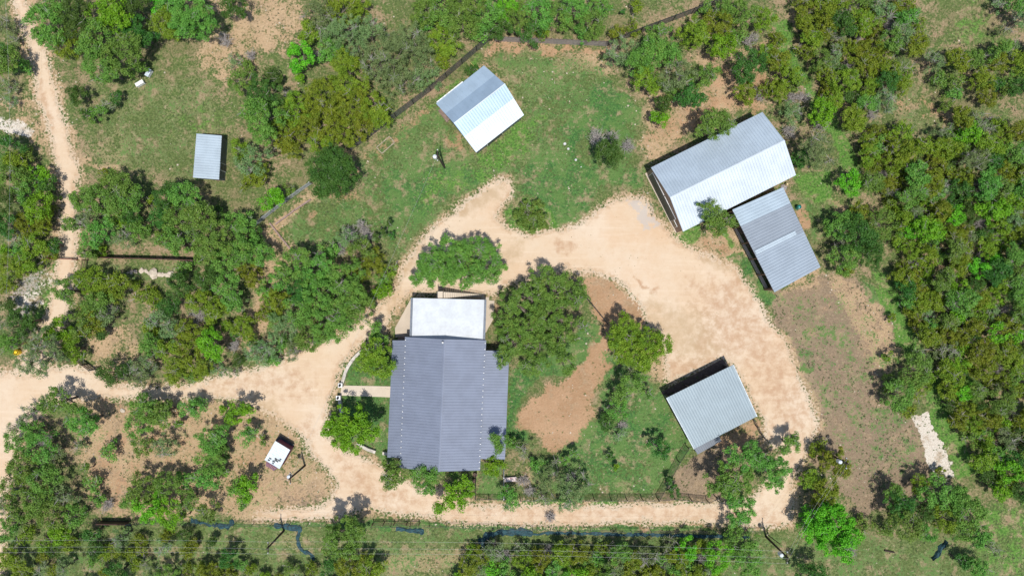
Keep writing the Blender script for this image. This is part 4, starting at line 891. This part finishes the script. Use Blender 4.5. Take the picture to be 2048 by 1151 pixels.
def skeleton(lobes, h, kind, CC, seed):
    r_ = random.Random(seed); segs = []; tw = []; conn = []; R = max(l[2] for l in lobes); cx = sum(l[0] for l in lobes) / len(lobes); cy = sum(l[1] for l in lobes) / len(lobes)
    tr = .06 + .035 * R * (1 + .2 * len(lobes)); z1 = h * .3; p = np.array([cx * 0, 0, 0]); q = np.array([r_.uniform(-.2, .2), r_.uniform(-.2, .2), z1])
    segs.append((*p, *q, tr * 1.25, tr)); idx = list(range(len(CC))); r_.shuffle(idx)
    def limb(a, b, r0, r1, k=3):
        pr = np.array(a, float); b = np.array(b, float); L = np.linalg.norm(b - pr)
        for i in range(1, k + 1):
            u = i / k; x = np.array(a) * (1 - u) + b * u + (np.array([r_.uniform(-1, 1), r_.uniform(-1, 1), r_.uniform(-.4, .8)]) * L * .09 if i < k else 0)
            segs.append((*pr, *x, r0 + (r1 - r0) * (i - 1) / k, r0 + (r1 - r0) * u)); pr = x
        return pr
    for (dx, dy, r) in lobes:
        c_ = np.array([dx * .8, dy * .8, h * .55]); limb(q, c_, tr * .7, tr * .35)
        near = [i for i in idx if np.hypot(CC[i][0] - dx, CC[i][1] - dy) < r][: 7 if kind != 'X' else 26]
        conn += near
        for i in near: 
            e = limb(c_, CC[i][:3], tr * .28, .018, 2)
            for _ in range(2 if kind in 'GO' else 1):
                e2 = CC[i][:3] + np.array([r_.uniform(-1, 1), r_.uniform(-1, 1), r_.uniform(.1, .9)]) * .55; tw.append((*CC[i][:3], *e2, .018, .008))
    ntw = int({'G': 20, 'O': 6, 'J': 6, 'D': 1, 'B': 1}[kind] * sum(l[2] for l in lobes) * .7)
    for _ in range(ntw):      # thin bare grey twigs standing out of the crown, in bunches
        if _ % 6 == 0: c0 = CC[r_.choice(conn)] if conn else CC[0]
        s_ = c0[:3] + np.array([r_.uniform(-.04, .04), r_.uniform(-.04, .04), .0]); e2 = s_ + np.array([r_.uniform(-1, 1), r_.uniform(-1, 1), r_.uniform(.2, .9)]) * .8; tw.append((*s_, *e2, .028, .01))
    return segs, tw
def dead(lobes, h, seed):
    r_ = random.Random(seed); segs = []
    for (dx, dy, r) in lobes:
        c_ = (dx, dy, h * .25); segs.append((dx, dy, 0, *c_, .09, .07))
        for _ in range(int(16 + 16 * r)):
            th = r_.uniform(0, 6.28); k = r * r_.uniform(.4, 1.0); e = (dx + math.cos(th) * k, dy + math.sin(th) * k, h * r_.uniform(.35, 1)); mid = tuple((a + b) / 2 + r_.uniform(-.15, .15) for a, b in zip(c_, e))
            segs += [(*c_, *mid, .045, .03), (*mid, *e, .03, .012)]
            for _ in range(5):
                u = r_.random(); s_ = tuple(a + (b - a) * u for a, b in zip(mid, e)); e2 = (s_[0] + r_.uniform(-.55, .55), s_[1] + r_.uniform(-.55, .55), s_[2] + r_.uniform(-.1, .5)); segs.append((*s_, *e2, .020, .010))
    return segs
PROTO = {}
def tree_data(lobes, h, kind, seed):
    if kind == 'X':
        V, F = tubes(dead(lobes, h, seed)); return None, np_mesh('branches', V, F, M_twig), None
    V, F, col, CC = crown(lobes, h, kind, seed); cm = np_mesh('crown', V, F, LM[kind], col)
    s1, tw = skeleton(lobes, h, kind, CC, seed); V, F = tubes(s1 + tw); mi = np.zeros(len(F), np.int32); mi[len(s1) * 5:] = 1
    return cm, np_mesh('trunk', V, F, [M_bark, M_twig], None, mi), None
TREES = []; CIRC = []
def add_tree(kind, L, h=None, zone=None):
    rm = [l[2] * S for l in L]; Rb = max(rm); ext = max(math.hypot(a[0] - b[0], a[1] - b[1]) for a in L for b in L) * S / 2 + Rb
    if h is None: h = min(7.6, 1.2 + 1.85 * (Rb * .6 + ext * .4)) * (.85 if kind == 'J' else .5 if kind == 'X' else 1)
    k = 1 - .68 * h / H; cx = sum(l[0] * l[2] for l in L) / sum(l[2] for l in L); cy = sum(l[1] * l[2] for l in L) / sum(l[2] for l in L)
    x = (cx - 1024) * S * k; y = (575.5 - cy) * S * k; seed = len(TREES) * 13 + 5
    if len(L) == 1:
        bucket = 0 if Rb < .9 else 1 if Rb < 1.5 else 2 if Rb < 2.1 else 3 if Rb < 2.8 else 4; key = (kind, bucket, seed % (3 if bucket > 1 else 2)); R0 = [.7, 1.2, 1.8, 2.4, 3.2][bucket]; H0 = min(7.6, 1.2 + 1.85 * R0) * (.85 if kind == 'J' else .5 if kind == 'X' else 1)
        if key not in PROTO: PROTO[key] = tree_data([(0, 0, R0)], H0, kind, hash(str(key)) % 1000 if False else bucket * 37 + ord(kind) + key[2] * 101)
        dat = PROTO[key]; sc = (Rb / R0 * random.uniform(.96, 1.04), Rb / R0 * random.uniform(.96, 1.04), h / H0); rz = random.uniform(0, 6.28)
    else:
        lm = [((l[0] - cx) * S * k, -(l[1] - cy) * S * k, l[2] * S * k) for l in L]; dat = tree_data(lm, h, kind, seed); sc = (1, 1, 1); rz = 0
    nm, desc = KIND[kind]
    if Rb < 1.15 and len(L) == 1 and kind != 'X': nm = 'shrub'; desc = desc.replace('live oak', 'shrub').replace('leafy tree', 'leafy shrub').replace('dense tree', 'dense shrub').replace('open oak', 'open shrub').replace('juniper', 'juniper shrub')
    if kind == 'X' and Rb < 1.3: nm = 'dead_shrub'; desc = 'bare grey dead brush'
    root = bpy.data.objects.new(nm, None); C.objects.link(root); root.location = (x, y, 0); root.scale = sc; root.rotation_euler = (0, 0, rz); root.empty_display_size = .3
    for pn, me in zip(('crown', 'trunk', 'bare_twigs'), dat):
        if me is None: continue
        if kind == 'X': pn = 'branches'
        o = bpy.data.objects.new(pn, me); C.objects.link(o); o.parent = root
    size = 'small' if ext < 1.3 else 'medium' if ext < 2.3 else 'large' if ext < 4 else 'very wide'
    TREES.append([root, cx, cy, ext, size, desc, nm]); CIRC.extend((l[0], l[1], l[2]) for l in L)
SPEC = """
O 85 45 26 110 30 20 100 75 22|D 150 25 28 165 55 22|J 135 85 24|B 215 20 34 240 42 22|O 195 75 30 180 100 20|O 240 112 32 266 98 20|D 283 75 25 265 55 22|O 205 135 26 225 150 16|O 268 136 16|O 305 48 16|D 265 15 26|J 330 40 22 345 62 18|O 385 30 36 400 50 28 360 55 20|O 345 8 20|D 465 8 22 480 25 10|B 315 5 16|O 110 5 22|O 72 62 14
D 155 190 18|O 192 222 13 205 215 9|D 164 228 10|D 228 192 12|O 182 238 8|G 215 205 13
G 8 55 18|O 18 118 24 5 135 14|O 38 132 14|D 3 100 14|G 8 168 14|G 28 78 9|G 12 200 12
D 10 285 20 30 295 12|O 50 310 14|J 30 330 22|O 25 360 26|B 75 350 18|D 95 362 17|O 55 385 22|D 12 400 24|B 75 410 24 60 432 14|J 50 450 24|J 85 450 18|D 10 450 22|G 28 475 16|X 35 458 13|X 65 475 13|J 70 490 22|D 105 490 14|O 35 500 16|J 95 508 16|B 5 500 12|J 20 535 24|J 50 525 20|J 8 570 14|D 8 610 14|D 40 640 22 60 643 13|G 10 655 18|O 15 685 18|G 45 670 15|J 58 688 13|X 26 688 8|O 5 320 16|J 92 425 14|O 100 395 12
G 95 678 24 70 705 18 50 728 17 88 728 22 112 712 18|B 125 655 22 110 668 16|J 145 690 18 150 712 13|O 165 650 22|B 152 672 12
O 125 575 20 135 592 15|J 172 560 24 192 570 22|J 225 575 24 240 560 16|O 200 600 22 180 612 16|J 185 640 20 175 660 16|D 190 672 15|G 215 635 20|X 225 620 9|J 160 620 12
O 225 365 24 250 372 20|O 165 395 20 150 400 14|O 200 400 26 222 415 22|G 180 432 22|O 140 450 15 155 446 11|O 255 405 22 270 385 15|D 262 432 18|B 235 445 16|O 205 458 22 185 475 18|G 240 475 20|O 180 498 16 165 508 10|J 192 497 14|O 275 460 20|J 205 345 8
D 335 395 24 345 383 18|O 370 392 24 390 402 17|D 318 428 20|O 350 440 26|O 395 440 30 410 425 20|D 430 430 16|O 340 482 22 360 490 18|O 318 470 16|G 370 468 15|O 430 480 32 410 505 22|O 480 440 22 492 460 20|O 450 520 28 480 500 24|D 385 498 8|O 368 535 17|D 415 550 22 405 570 14|O 455 570 24 465 600 20|D 510 470 17|O 508 500 22 530 510 18|J 500 545 22|G 482 605 13|O 525 575 16|J 305 400 10
D 360 573 22 350 560 13
J 285 590 17|J 268 572 11|J 305 600 15|D 335 612 20|G 318 642 22|J 297 655 16|J 395 600 22|J 430 615 20 420 640 14|X 400 625 15|X 420 615 9|X 388 648 9|G 342 662 20|J 370 660 20|J 400 672 20|O 300 690 20|J 338 700 22|J 378 708 22|B 420 680 22 430 702 18|J 482 650 20 490 665 13|D 465 672 10|J 402 735 20|G 432 738 17|G 302 722 18|G 285 745 18 278 765 13|J 350 745 20|D 220 745 20 243 742 13|G 270 730 16|G 252 756 10|D 475 720 12|G 458 742 13|G 505 702 17 520 718 14|O 545 716 14|O 500 682 12|G 540 692 20|J 520 630 16|X 470 692 9|X 515 692 9|J 452 650 12|O 375 755 12
O 590 530 28 610 512 18|O 560 560 20|O 620 545 28 650 530 22|D 600 580 24|J 560 602 20|O 640 590 34|O 690 560 32 700 590 28|D 662 568 14|O 600 620 28|G 570 650 26|O 650 640 32 680 650 26|O 720 620 28 712 590 18|O 622 670 26|G 592 698 20|O 568 690 16|O 742 600 13|J 750 520 20|J 775 545 16|O 725 500 22|G 735 482 15|G 692 480 20|X 700 468 17|X 725 452 14|D 776 448 8 766 462 9 755 474 9|D 785 470 8|X 680 500 13|O 655 500 17|J 720 540 20|B 770 582 14 752 585 11|X 735 470 10|O 545 640 13|J 535 600 14|O 760 560 13
G 640 25 30|J 682 22 30|G 660 60 22|J 620 65 22|G 695 70 34|B 605 115 24 590 130 13|O 668 95 18|O 645 102 17|G 790 115 46 752 130 26|G 740 65 30|G 820 90 36|G 790 160 30|G 850 150 26|J 718 18 20|J 880 80 24 900 95 16|J 885 115 16|O 845 50 15|O 850 20 26|O 890 20 30|O 935 20 32|O 975 30 28|O 925 55 26|D 1000 55 22|O 960 62 16|B 1010 10 24|O 1040 32 26|B 585 98 10|G 720 110 18
O 480 162 20|G 470 120 14|X 500 110 11|O 488 132 14|D 525 190 30|O 530 240 36 512 225 24|D 542 152 17|J 560 258 24|J 590 215 28|J 640 190 32|J 700 150 34 690 125 22|J 610 250 24|J 650 240 30|J 700 210 32|J 745 215 26 765 235 20|J 690 268 22|J 580 290 22|J 640 285 20|J 728 252 22|B 600 158 12|G 500 322 28|J 480 300 18|J 515 348 20|G 540 300 14|B 540 400 20 550 385 13|O 575 378 11|J 492 362 14|X 450 78 14|X 575 190 11|X 640 110 9
D 665 345 40 640 335 24 688 352 24 665 372 24 672 318 24
O 1080 22 28|O 1115 35 24|D 1060 62 22|O 1150 20 26|O 1180 50 24|O 1200 15 20|J 1090 60 16|O 1165 67 14|J 1273 12 14|J 1268 52 13|J 1233 62 16|D 1245 20 6
O 1315 75 22 1330 60 13|G 1245 100 24 1225 115 16|O 1300 105 26 1280 125 24|O 1345 110 20|J 1290 150 24 1305 170 18|G 1340 160 24 1365 150 22|O 1400 155 22 1420 150 15|D 1375 190 22 1392 200 15|O 1350 180 15|G 1270 130 14
J 1388 65 26 1400 80 15|J 1440 50 26|O 1450 18 18|B 1440 95 22 1465 85 13|O 1490 30 24|O 1475 65 16|X 1503 80 15|J 1530 40 20|D 1500 130 28 1482 145 18|J 1532 108 18|J 1490 185 20|J 1530 178 16|X 1520 192 9|O 1410 15 14
D 1324 205 15 1331 216 11|B 1320 240 17 1310 232 10
D 1220 308 26 1205 300 17|X 1195 274 17|X 1225 272 13|X 1255 292 13
O 1428 248 26 1408 262 18 1448 262 15 h8|X 1410 238 7
O 1413 420 18 1430 438 22 1453 447 16 1443 462 13 h8
O 1062 432 27 1048 425 18 1080 440 16 h2.6
G 1635 305 32 1620 290 18|D 1602 315 15|B 1640 225 24 1655 235 13|X 1585 195 14|X 1608 195 12|G 1580 225 20|X 1640 250 14|X 1578 262 14|B 1700 362 22 1705 350 14|J 1555 120 22|J 1575 150 22|J 1560 180 18|O 1600 165 16|J 1558 80 16
O 1685 450 26|D 1715 470 30|O 1692 512 26|D 1740 510 24|O 1765 450 26|G 1680 485 16|J 1720 425 18|D 1755 485 16|J 1700 540 12
O 1800 790 28|O 1830 738 28|D 1780 762 13|J 1818 822 17|J 1848 775 17|G 1850 720 17|J 1862 750 14|D 1775 780 8|J 1775 710 10|J 1785 635 8
J 1640 898 16|J 1668 920 24 1682 935 16|J 1620 958 18|J 1650 985 26 1640 1005 15|B 1665 1055 42 1640 1068 28 1700 1062 24 1680 1090 22 1655 1035 24|O 1735 1050 16|O 1790 990 20|J 1840 965 18|D 1800 1012 24|O 1808 1048 28|O 1880 985 28|O 1920 1000 24|D 1850 1030 18|J 1900 1040 24|O 1940 1022 28|O 1850 1062 18|O 1925 1060 20|O 1962 1070 20|G 1985 1100 16|D 1925 1122 16|O 1958 1135 18|J 1885 945 10|O 1780 1065 14|X 1700 1100 13
O 1475 915 26 1500 903 20 1524 920 22 1550 935 22|O 1450 955 28 1480 960 26 1432 975 17|O 1490 1015 22 1472 1030 17 1462 1000 17|O 1585 888 15 1570 900 12 1592 875 9|O 1550 962 20 1562 950 12
D 1625 1150 24|O 1480 1080 24|O 1500 1122 28|B 1440 1112 26|J 1398 1092 16
O 690 1072 32 712 1055 18 668 1090 18 706 1095 18 670 1060 16|J 700 1138 26|J 742 1135 22|D 655 1140 16|J 620 1145 14
O 125 800 18 150 812 15 97 808 17 112 783 12|G 50 825 14 66 815 11 38 842 9|O 160 840 26 185 845 17|G 25 852 12|O 30 882 19|O 62 860 18|O 78 892 26|G 102 902 20|O 40 930 24|O 90 962 26|O 20 972 20|O 70 1002 26|G 130 990 20|O 180 975 17|O 100 1030 26|O 40 1022 22|O 150 1032 20|O 215 900 17|X 92 880 15|X 98 918 12|X 78 1005 12|X 212 1008 14|O 10 1062 20|B 120 1062 20|O 55 960 16|G 12 1010 18|O 190 1000 13|J 45 1075 16|G 160 890 10|O 175 935 9
O 285 813 24 300 803 15|O 270 850 20|O 320 830 20 335 815 15|O 380 820 18 395 810 13|O 285 890 18|G 330 888 22|O 300 845 15|O 355 850 10
O 425 880 26 440 868 18|D 440 900 16|O 420 920 26|O 412 958 22|O 440 940 15
O 280 980 28|O 332 970 24|O 362 958 17|B 300 1016 26|B 342 1022 24|O 375 1000 20|O 415 1018 18 425 1036 10|O 260 1000 18|O 370 1030 10
B 480 825 20 500 823 15|O 460 838 14|O 490 870 16 505 860 11|B 500 960 18 490 985 15|O 470 975 17|O 480 1012 13|O 525 880 9|B 445 820 8
B 700 843 32 727 850 24 680 865 24 748 862 16 705 876 22 667 850 16
J 755 700 24 742 722 24 768 730 22 h6|O 757 660 16 748 675 13 765 680 11|X 757 698 13|G 735 735 12
O 792 945 21 775 964 16 770 935 11|O 850 955 24 855 975 15 835 945 14 868 948 10|B 905 985 22 925 972 18 880 1012 14 925 1010 12 940 985 10|B 985 932 19|O 997 878 17 1000 897 12 h6|O 1022 882 12 1035 895 9
O 846 558 22 868 520 27 898 498 22 922 535 32 958 500 26 984 512 21 980 550 18 885 550 20 998 535 13 930 498 18 902 540 24 950 545 22 872 548 20 848 535 16 h5.6
O 1085 550 20 1060 590 28 1100 592 30 1140 585 22 1155 600 16 1022 602 18 1010 640 24 1050 650 34 1100 642 32 1128 682 26 1080 700 30 1022 690 22 1005 715 16 1130 722 20 1060 732 17 1160 650 14 1160 575 14 1120 560 16 h6.2
J 1248 660 28 1232 676 18 1290 688 32 1262 702 28 1318 690 22 1292 722 20 1245 690 20
G 1262 742 16|O 1255 770 20 1240 790 15|O 1235 820 18|D 1215 845 15|O 1280 760 13 1295 790 11|G 1235 868 13|X 1245 850 8
D 1320 895 17 1303 885 9 1330 910 9|D 1222 915 9|D 1342 960 9 1350 985 11 1345 972 9|B 1233 935 7
G 1050 895 17|O 1075 930 13|G 1100 960 24|G 1148 970 26|D 1165 965 13|G 1140 1002 20|X 1145 958 14|X 1045 960 13|G 1085 990 16|O 1150 912 11 1130 920 9|X 1100 1035 9|O 1015 990 15 1020 1010 12|G 1110 925 9|X 1060 980 9
D 944 140 12
"""
for ln in SPEC.strip().split('\n'):
    for it in ln.split('|'):
        q = it.split(); hh = float(q[-1][1:]) if q[-1][0] == 'h' else None; q = q[:-1] if hh else q; v = [float(x) for x in q[1:]]; L = [(v[i], v[i + 1], v[i + 2] * 1.2) for i in range(0, len(v), 3)]; add_tree(q[0], L, hh)
def inside(x, y, P):
    r = False
    for i in range(len(P)):
        a, b = P[i], P[i - 1]
        if (a[1] > y) != (b[1] > y) and x < (b[0] - a[0]) * (y - a[1]) / (b[1] - a[1]) + a[0]: r = not r
    return r
def scatter(P, n, r0, r1, kinds, seed, pack=.78):
    r_ = random.Random(seed); xs = [p[0] for p in P]; ys = [p[1] for p in P]; k = 0
    for _ in range(n * 40):
        if k >= n: break
        x = r_.uniform(min(xs), max(xs)); y = r_.uniform(min(ys), max(ys)); r = r_.uniform(r0, r1)
        if not inside(x, y, P): continue
        if any((x - a) ** 2 + (y - b) ** 2 < (pack * (r + c_)) ** 2 for a, b, c_ in CIRC): continue
        kd = r_.choice(kinds)
        if kd == 'X': r = min(r, 14)
        if r > 24 and kd != 'X': th = r_.uniform(0, 6.28); add_tree(kd, [(x, y, r * .8), (x + math.cos(th) * r * .5, y + math.sin(th) * r * .5, r * .62), (x - math.cos(th + .6) * r * .5, y - math.sin(th + .6) * r * .5, r * .55)])
        else: add_tree(kd, [(x, y, r)])
        k += 1
scatter([(1600, -40), (1800, -40), (1850, 60), (1830, 120), (1800, 180), (1780, 225), (1730, 240), (1700, 262), (1665, 200), (1640, 150), (1605, 80)], 80, 18, 31, 'JJJJJOGDX', 1, .56)
scatter([(1735, 275), (1790, 250), (1850, 290), (1930, 230), (2080, 260), (2090, 1010), (1990, 990), (1962, 900), (1905, 830), (1885, 740), (1830, 640), (1800, 560), (1800, 420), (1740, 360)], 280, 17, 33, 'JJJJJJOOGDBX', 2, .54)
scatter([(1860, 110), (2000, 90), (2080, 90), (2080, 200), (2000, 190), (1960, 210), (1890, 210), (1860, 150)], 22, 16, 28, 'OGDJO', 3, .6)
scatter([(1985, -30), (2080, -30), (2080, 62), (2010, 60)], 6, 16, 26, 'OG', 4, .72)
scatter([(945, 1100), (1400, 1092), (1440, 1140), (1440, 1190), (900, 1190)], 80, 16, 27, 'JOBJGJX', 5, .55)
scatter([(20, 1075), (250, 1062), (330, 1070), (420, 1062), (440, 1100), (520, 1130), (640, 1135), (760, 1130), (760, 1190), (-20, 1190)], 60, 13, 24, 'JOGJDJ', 6, .62)
scatter([(430, -40), (560, -40), (560, 5), (430, -8)], 3, 8, 11, 'GJ', 7)
scatter([(1930, 1085), (2070, 1120), (2070, 1190), (1930, 1190)], 0, 12, 20, 'JO', 8)
# labels that single each tree out
LMK = [('the upper left of the photo', 60, 20), ('the two white meadow boxes', 292, 160), ('the small narrow meadow shed', 415, 313), ('the left road bend', 135, 330), ('the red pipe gate', 132, 517), ('the boulder row', 320, 548), ('the yellow barrel', 39, 703), ('the black entrance fence', 185, 735),
 ('the long board fence', 300, 520), ('the pipe rail fence', 570, 410), ('the diagonal netting fence', 760, 255), ('the workshop', 960, 220), ('the panel fence', 1100, 82), ('the top right netting fence', 1345, 40), ('the septic lids', 1137, 300), ('the large barn', 1447, 343), ('the equipment barn', 1553, 478), ('the teal barrel', 1594, 415),
 ('the tractor shed', 1423, 815), ('the slate-blue house', 888, 810), ('the flat white roof', 895, 636), ('the front walk', 730, 781), ('the tiny white stand', 555, 905), ('the rolled teal cloth', 1878, 1100), ('the white limestone strip', 1865, 880), ('the winding teal cloth', 600, 1080), ('the tall lower right pole', 1555, 1090),
 ('the brown pen', 1420, 950), ('the small run', 980, 965), ('the upper lawn pole', 882, 320), ('the top grass gap', 1560, 60), ('the upper right clearing', 1850, 230), ('the right edge of the photo', 2040, 500), ('the lower right corner', 2040, 1140), ('the green grass lane', 1850, 700), ('the upper wood edge', 1700, 60), ('the mid wood', 1900, 500), ('the lower right wood', 1980, 850), ('the right edge middle', 2030, 330), ('the lower left corner', 10, 1140), ('the curling teal cloth', 1000, 1070),
 ('the far left oak group', 60, 900), ('the left road', 110, 450), ('the main drive bend', 620, 720), ('the bare red earth', 1140, 800)]
DIR = ['right of', 'up and right of', 'above', 'up and left of', 'left of', 'down and left of', 'below', 'down and right of']
from collections import defaultdict
bk = defaultdict(list)
for t_ in TREES:
    nm, lx, ly = min(LMK, key=lambda l: math.hypot(l[1] - t_[1], l[2] - t_[2])); a = math.atan2(ly - t_[2], t_[1] - lx); dd = DIR[int(round(a / (math.pi / 4))) % 8]
    if 'corner' in nm or 'of the photo' in nm: dd = 'near'
    bk[f'{t_[4]} {t_[5]} {dd} {nm}'].append(t_)
ORD = ['leftmost', 'second', 'third', 'fourth', 'fifth', 'sixth', 'seventh', 'eighth', 'ninth', 'tenth', 'eleventh', 'twelfth']
NUM = {2: 'two', 3: 'three', 4: 'four', 5: 'five', 6: 'six', 7: 'seven', 8: 'eight', 9: 'nine', 10: 'ten', 11: 'eleven', 12: 'twelve'}
cnt = defaultdict(int)
for t_ in TREES: cnt[t_[6]] += 1
ROWN = ['top row', 'second row', 'third row', 'fourth row', 'fifth row', 'sixth row', 'seventh row', 'eighth row', 'ninth row', 'tenth row']
def give(lb, L, row=''):
    L.sort(key=lambda q: q[1]); n = len(L)
    for i, t_ in enumerate(L):
        pos = '' if n == 1 and not row else 'only one' if n == 1 else 'leftmost' if i == 0 else 'rightmost' if i == n - 1 else ORD[i] + ' from left'
        if len((lb + ' ' + pos + ' ' + row).split()) > 12: lb_ = lb.replace(t_[4] + ' ', '', 1).replace('down and ', 'lower ').replace('up and ', 'upper ')
        else: lb_ = lb
        t_[0]['label'] = lb_ + (', ' + pos if pos else '') + (' in the ' + row if row else '')
        t_[0]['category'] = 'shrub' if 'shrub' in t_[6] else 'tree'
        if cnt[t_[6]] > 1: t_[0]['group'] = t_[6].replace('_', ' ') + 's around the property'
for lb, L in bk.items():
    if len(L) <= 6: give(lb, L)
    else:
        L.sort(key=lambda q: q[2]); k = math.ceil(len(L) / 5)
        for i in range(k): give(lb, L[i * 5:(i + 1) * 5], ROWN[i])
# ---------------------------------------------------------------- weeds, grass tufts, loose stones (countless)
def masks_at(x, y):
    i = np.clip(((y + 56) / .2).astype(int) + 27, 0, GY.shape[0] - 1); j = np.clip(((x + 90) / .2).astype(int) + 27, 0, GX.shape[1] - 1); return M[:, i, j], dr[i, j]
r_ = np.random.default_rng(99)
def tufts(n, size, wfun, seed, nb=4):
    r_ = np.random.default_rng(seed); x = r_.uniform(-80, 80, n); y = r_.uniform(-46, 46, n); m, d_ = masks_at(x, y); k = r_.random(n) < wfun(m, d_, x, y); x = x[k]; y = y[k]; n = len(x)
    V = []; 
    th = r_.uniform(0, 6.28, (n, nb)); s = size * r_.uniform(.5, 1.4, (n, 1)); L = s * r_.uniform(.6, 1.2, (n, nb)); w_ = s * .35
    p = np.stack([x, y], 1)[:, None]; d2 = np.stack([np.cos(th), np.sin(th)], 2); nn = np.stack([-np.sin(th), np.cos(th)], 2)
    z = np.zeros((n, nb, 1)) + .012
    a = np.concatenate([p + nn * w_[..., None] * .5, z], 2); b = np.concatenate([p - nn * w_[..., None] * .5, z], 2)
    c_ = np.concatenate([p + d2 * L[..., None] - nn * w_[..., None] * .3, z + L[..., None] * .35], 2); e = np.concatenate([p + d2 * L[..., None] + nn * w_[..., None] * .3, z + L[..., None] * .35], 2)
    V = np.stack([b, c_, e, a], 2).reshape(-1, 3); F = np.arange(len(V)).reshape(-1, 4); return V, F, np.clip(np.repeat(r_.random(n), nb), 0, .85)
def patchy(x, y, sc, sd): return np.clip((fbm(x, y, sc, sd) - .42) * 6, 0, 1)
tm = leaf_mat('grass blades', (.055, .095, .03), (.13, .18, .055), (.2, .2, .08), .2)
V, F, col = tufts(90000, .16, lambda m, d_, x, y: np.where(d_ < 0, 0, (.40 + .3 * m[LUSH] + .5 * m[BRT] - .12 * m[TAN] - .25 * m[RED] - .15 * m[BRN]) * patchy(x, y, .5, 5)), 3)
o = bpy.data.objects.new('grass_tufts', np_mesh('grass_tufts', V, F, tm, col)); C.objects.link(o); tag(o, 'grass tufts spread over the meadow and lawn', None, None, 'stuff')
wm = leaf_mat('weeds', (.03, .05, .018), (.07, .10, .03), (.12, .10, .05), .15)
V, F, col = tufts(110000, .15, lambda m, d_, x, y: np.where(d_ < -14, .0, np.where(d_ < 12, .05 * patchy(x, y, .18, 15) * patchy(x, y, .9, 16), np.clip(.16 * (m[TAN] + m[BRN]) + .10 - .2 * m[RED] - .2 * m[WHT], 0, 1) * patchy(x, y, .35, 8))), 4, 5)
o = bpy.data.objects.new('weeds', np_mesh('weeds', V, F, wm, col)); C.objects.link(o); tag(o, 'small dark weeds scattered along the drive edges and bare dirt', None, None, 'stuff')
bm_ = plain('dry grass', (.30, .22, .12), .9, 0, .3, 2)
V, F, col = tufts(60000, .10, lambda m, d_, x, y: np.where(d_ < 4, 0, (.35 + .5 * m[BRN] - .2 * m[TAN] - .2 * m[RED] - .25 * m[LUSH]) * patchy(x, y, .4, 25)), 6, 3)
o = bpy.data.objects.new('dry_grass', np_mesh('dry_grass', V, F, bm_)); C.objects.link(o); tag(o, 'straw coloured dry grass over the brown field', None, None, 'stuff')
def stones(n, seed):
    r_ = np.random.default_rng(seed); x = r_.uniform(-80, 80, n); y = r_.uniform(-46, 46, n); m, d_ = masks_at(x, y)
    k = r_.random(n) < np.where(d_ < -6, .01, np.clip(m[TAN] * .8 + m[RED] * .25 + m[WHT] * .7 + m[GRV] * .6 + .06 + .1 * m[BRN], 0, 1) * patchy(x, y, .3, 33)); x = x[k]; y = y[k]; n = len(x)
    s = .03 + .13 * r_.random(n) ** 5; B = np.array([[1, 0, 0], [0, 1, 0], [-1, 0, 0], [0, -1, 0], [.3, .2, .6], [-.4, -.2, .5]], float)
    V = B[None] * r_.uniform(.6, 1.3, (n, 6, 1)); th = r_.uniform(0, 6.28, n); c_ = np.cos(th)[:, None]; q = np.sin(th)[:, None]
    V = np.stack([V[..., 0] * c_ - V[..., 1] * q, V[..., 0] * q + V[..., 1] * c_, V[..., 2]], 2) * s[:, None, None]; V[..., 0] += x[:, None]; V[..., 1] += y[:, None]; V[..., 2] += .01
    f = np.array([[0, 1, 4], [1, 5, 4], [1, 2, 5], [2, 3, 5], [3, 4, 5], [3, 0, 4]]); F = (np.arange(n)[:, None, None] * 6 + f[None]).reshape(-1, 3); return V.reshape(-1, 3), F
V, F = stones(42000, 12); o = bpy.data.objects.new('loose_stones', np_mesh('loose_stones', V, F, plain('loose stone', (.56, .48, .38), .95, 0, .25, 2, .1))); C.objects.link(o); tag(o, 'pale loose stones scattered over the bare dirt', None, None, 'stuff')
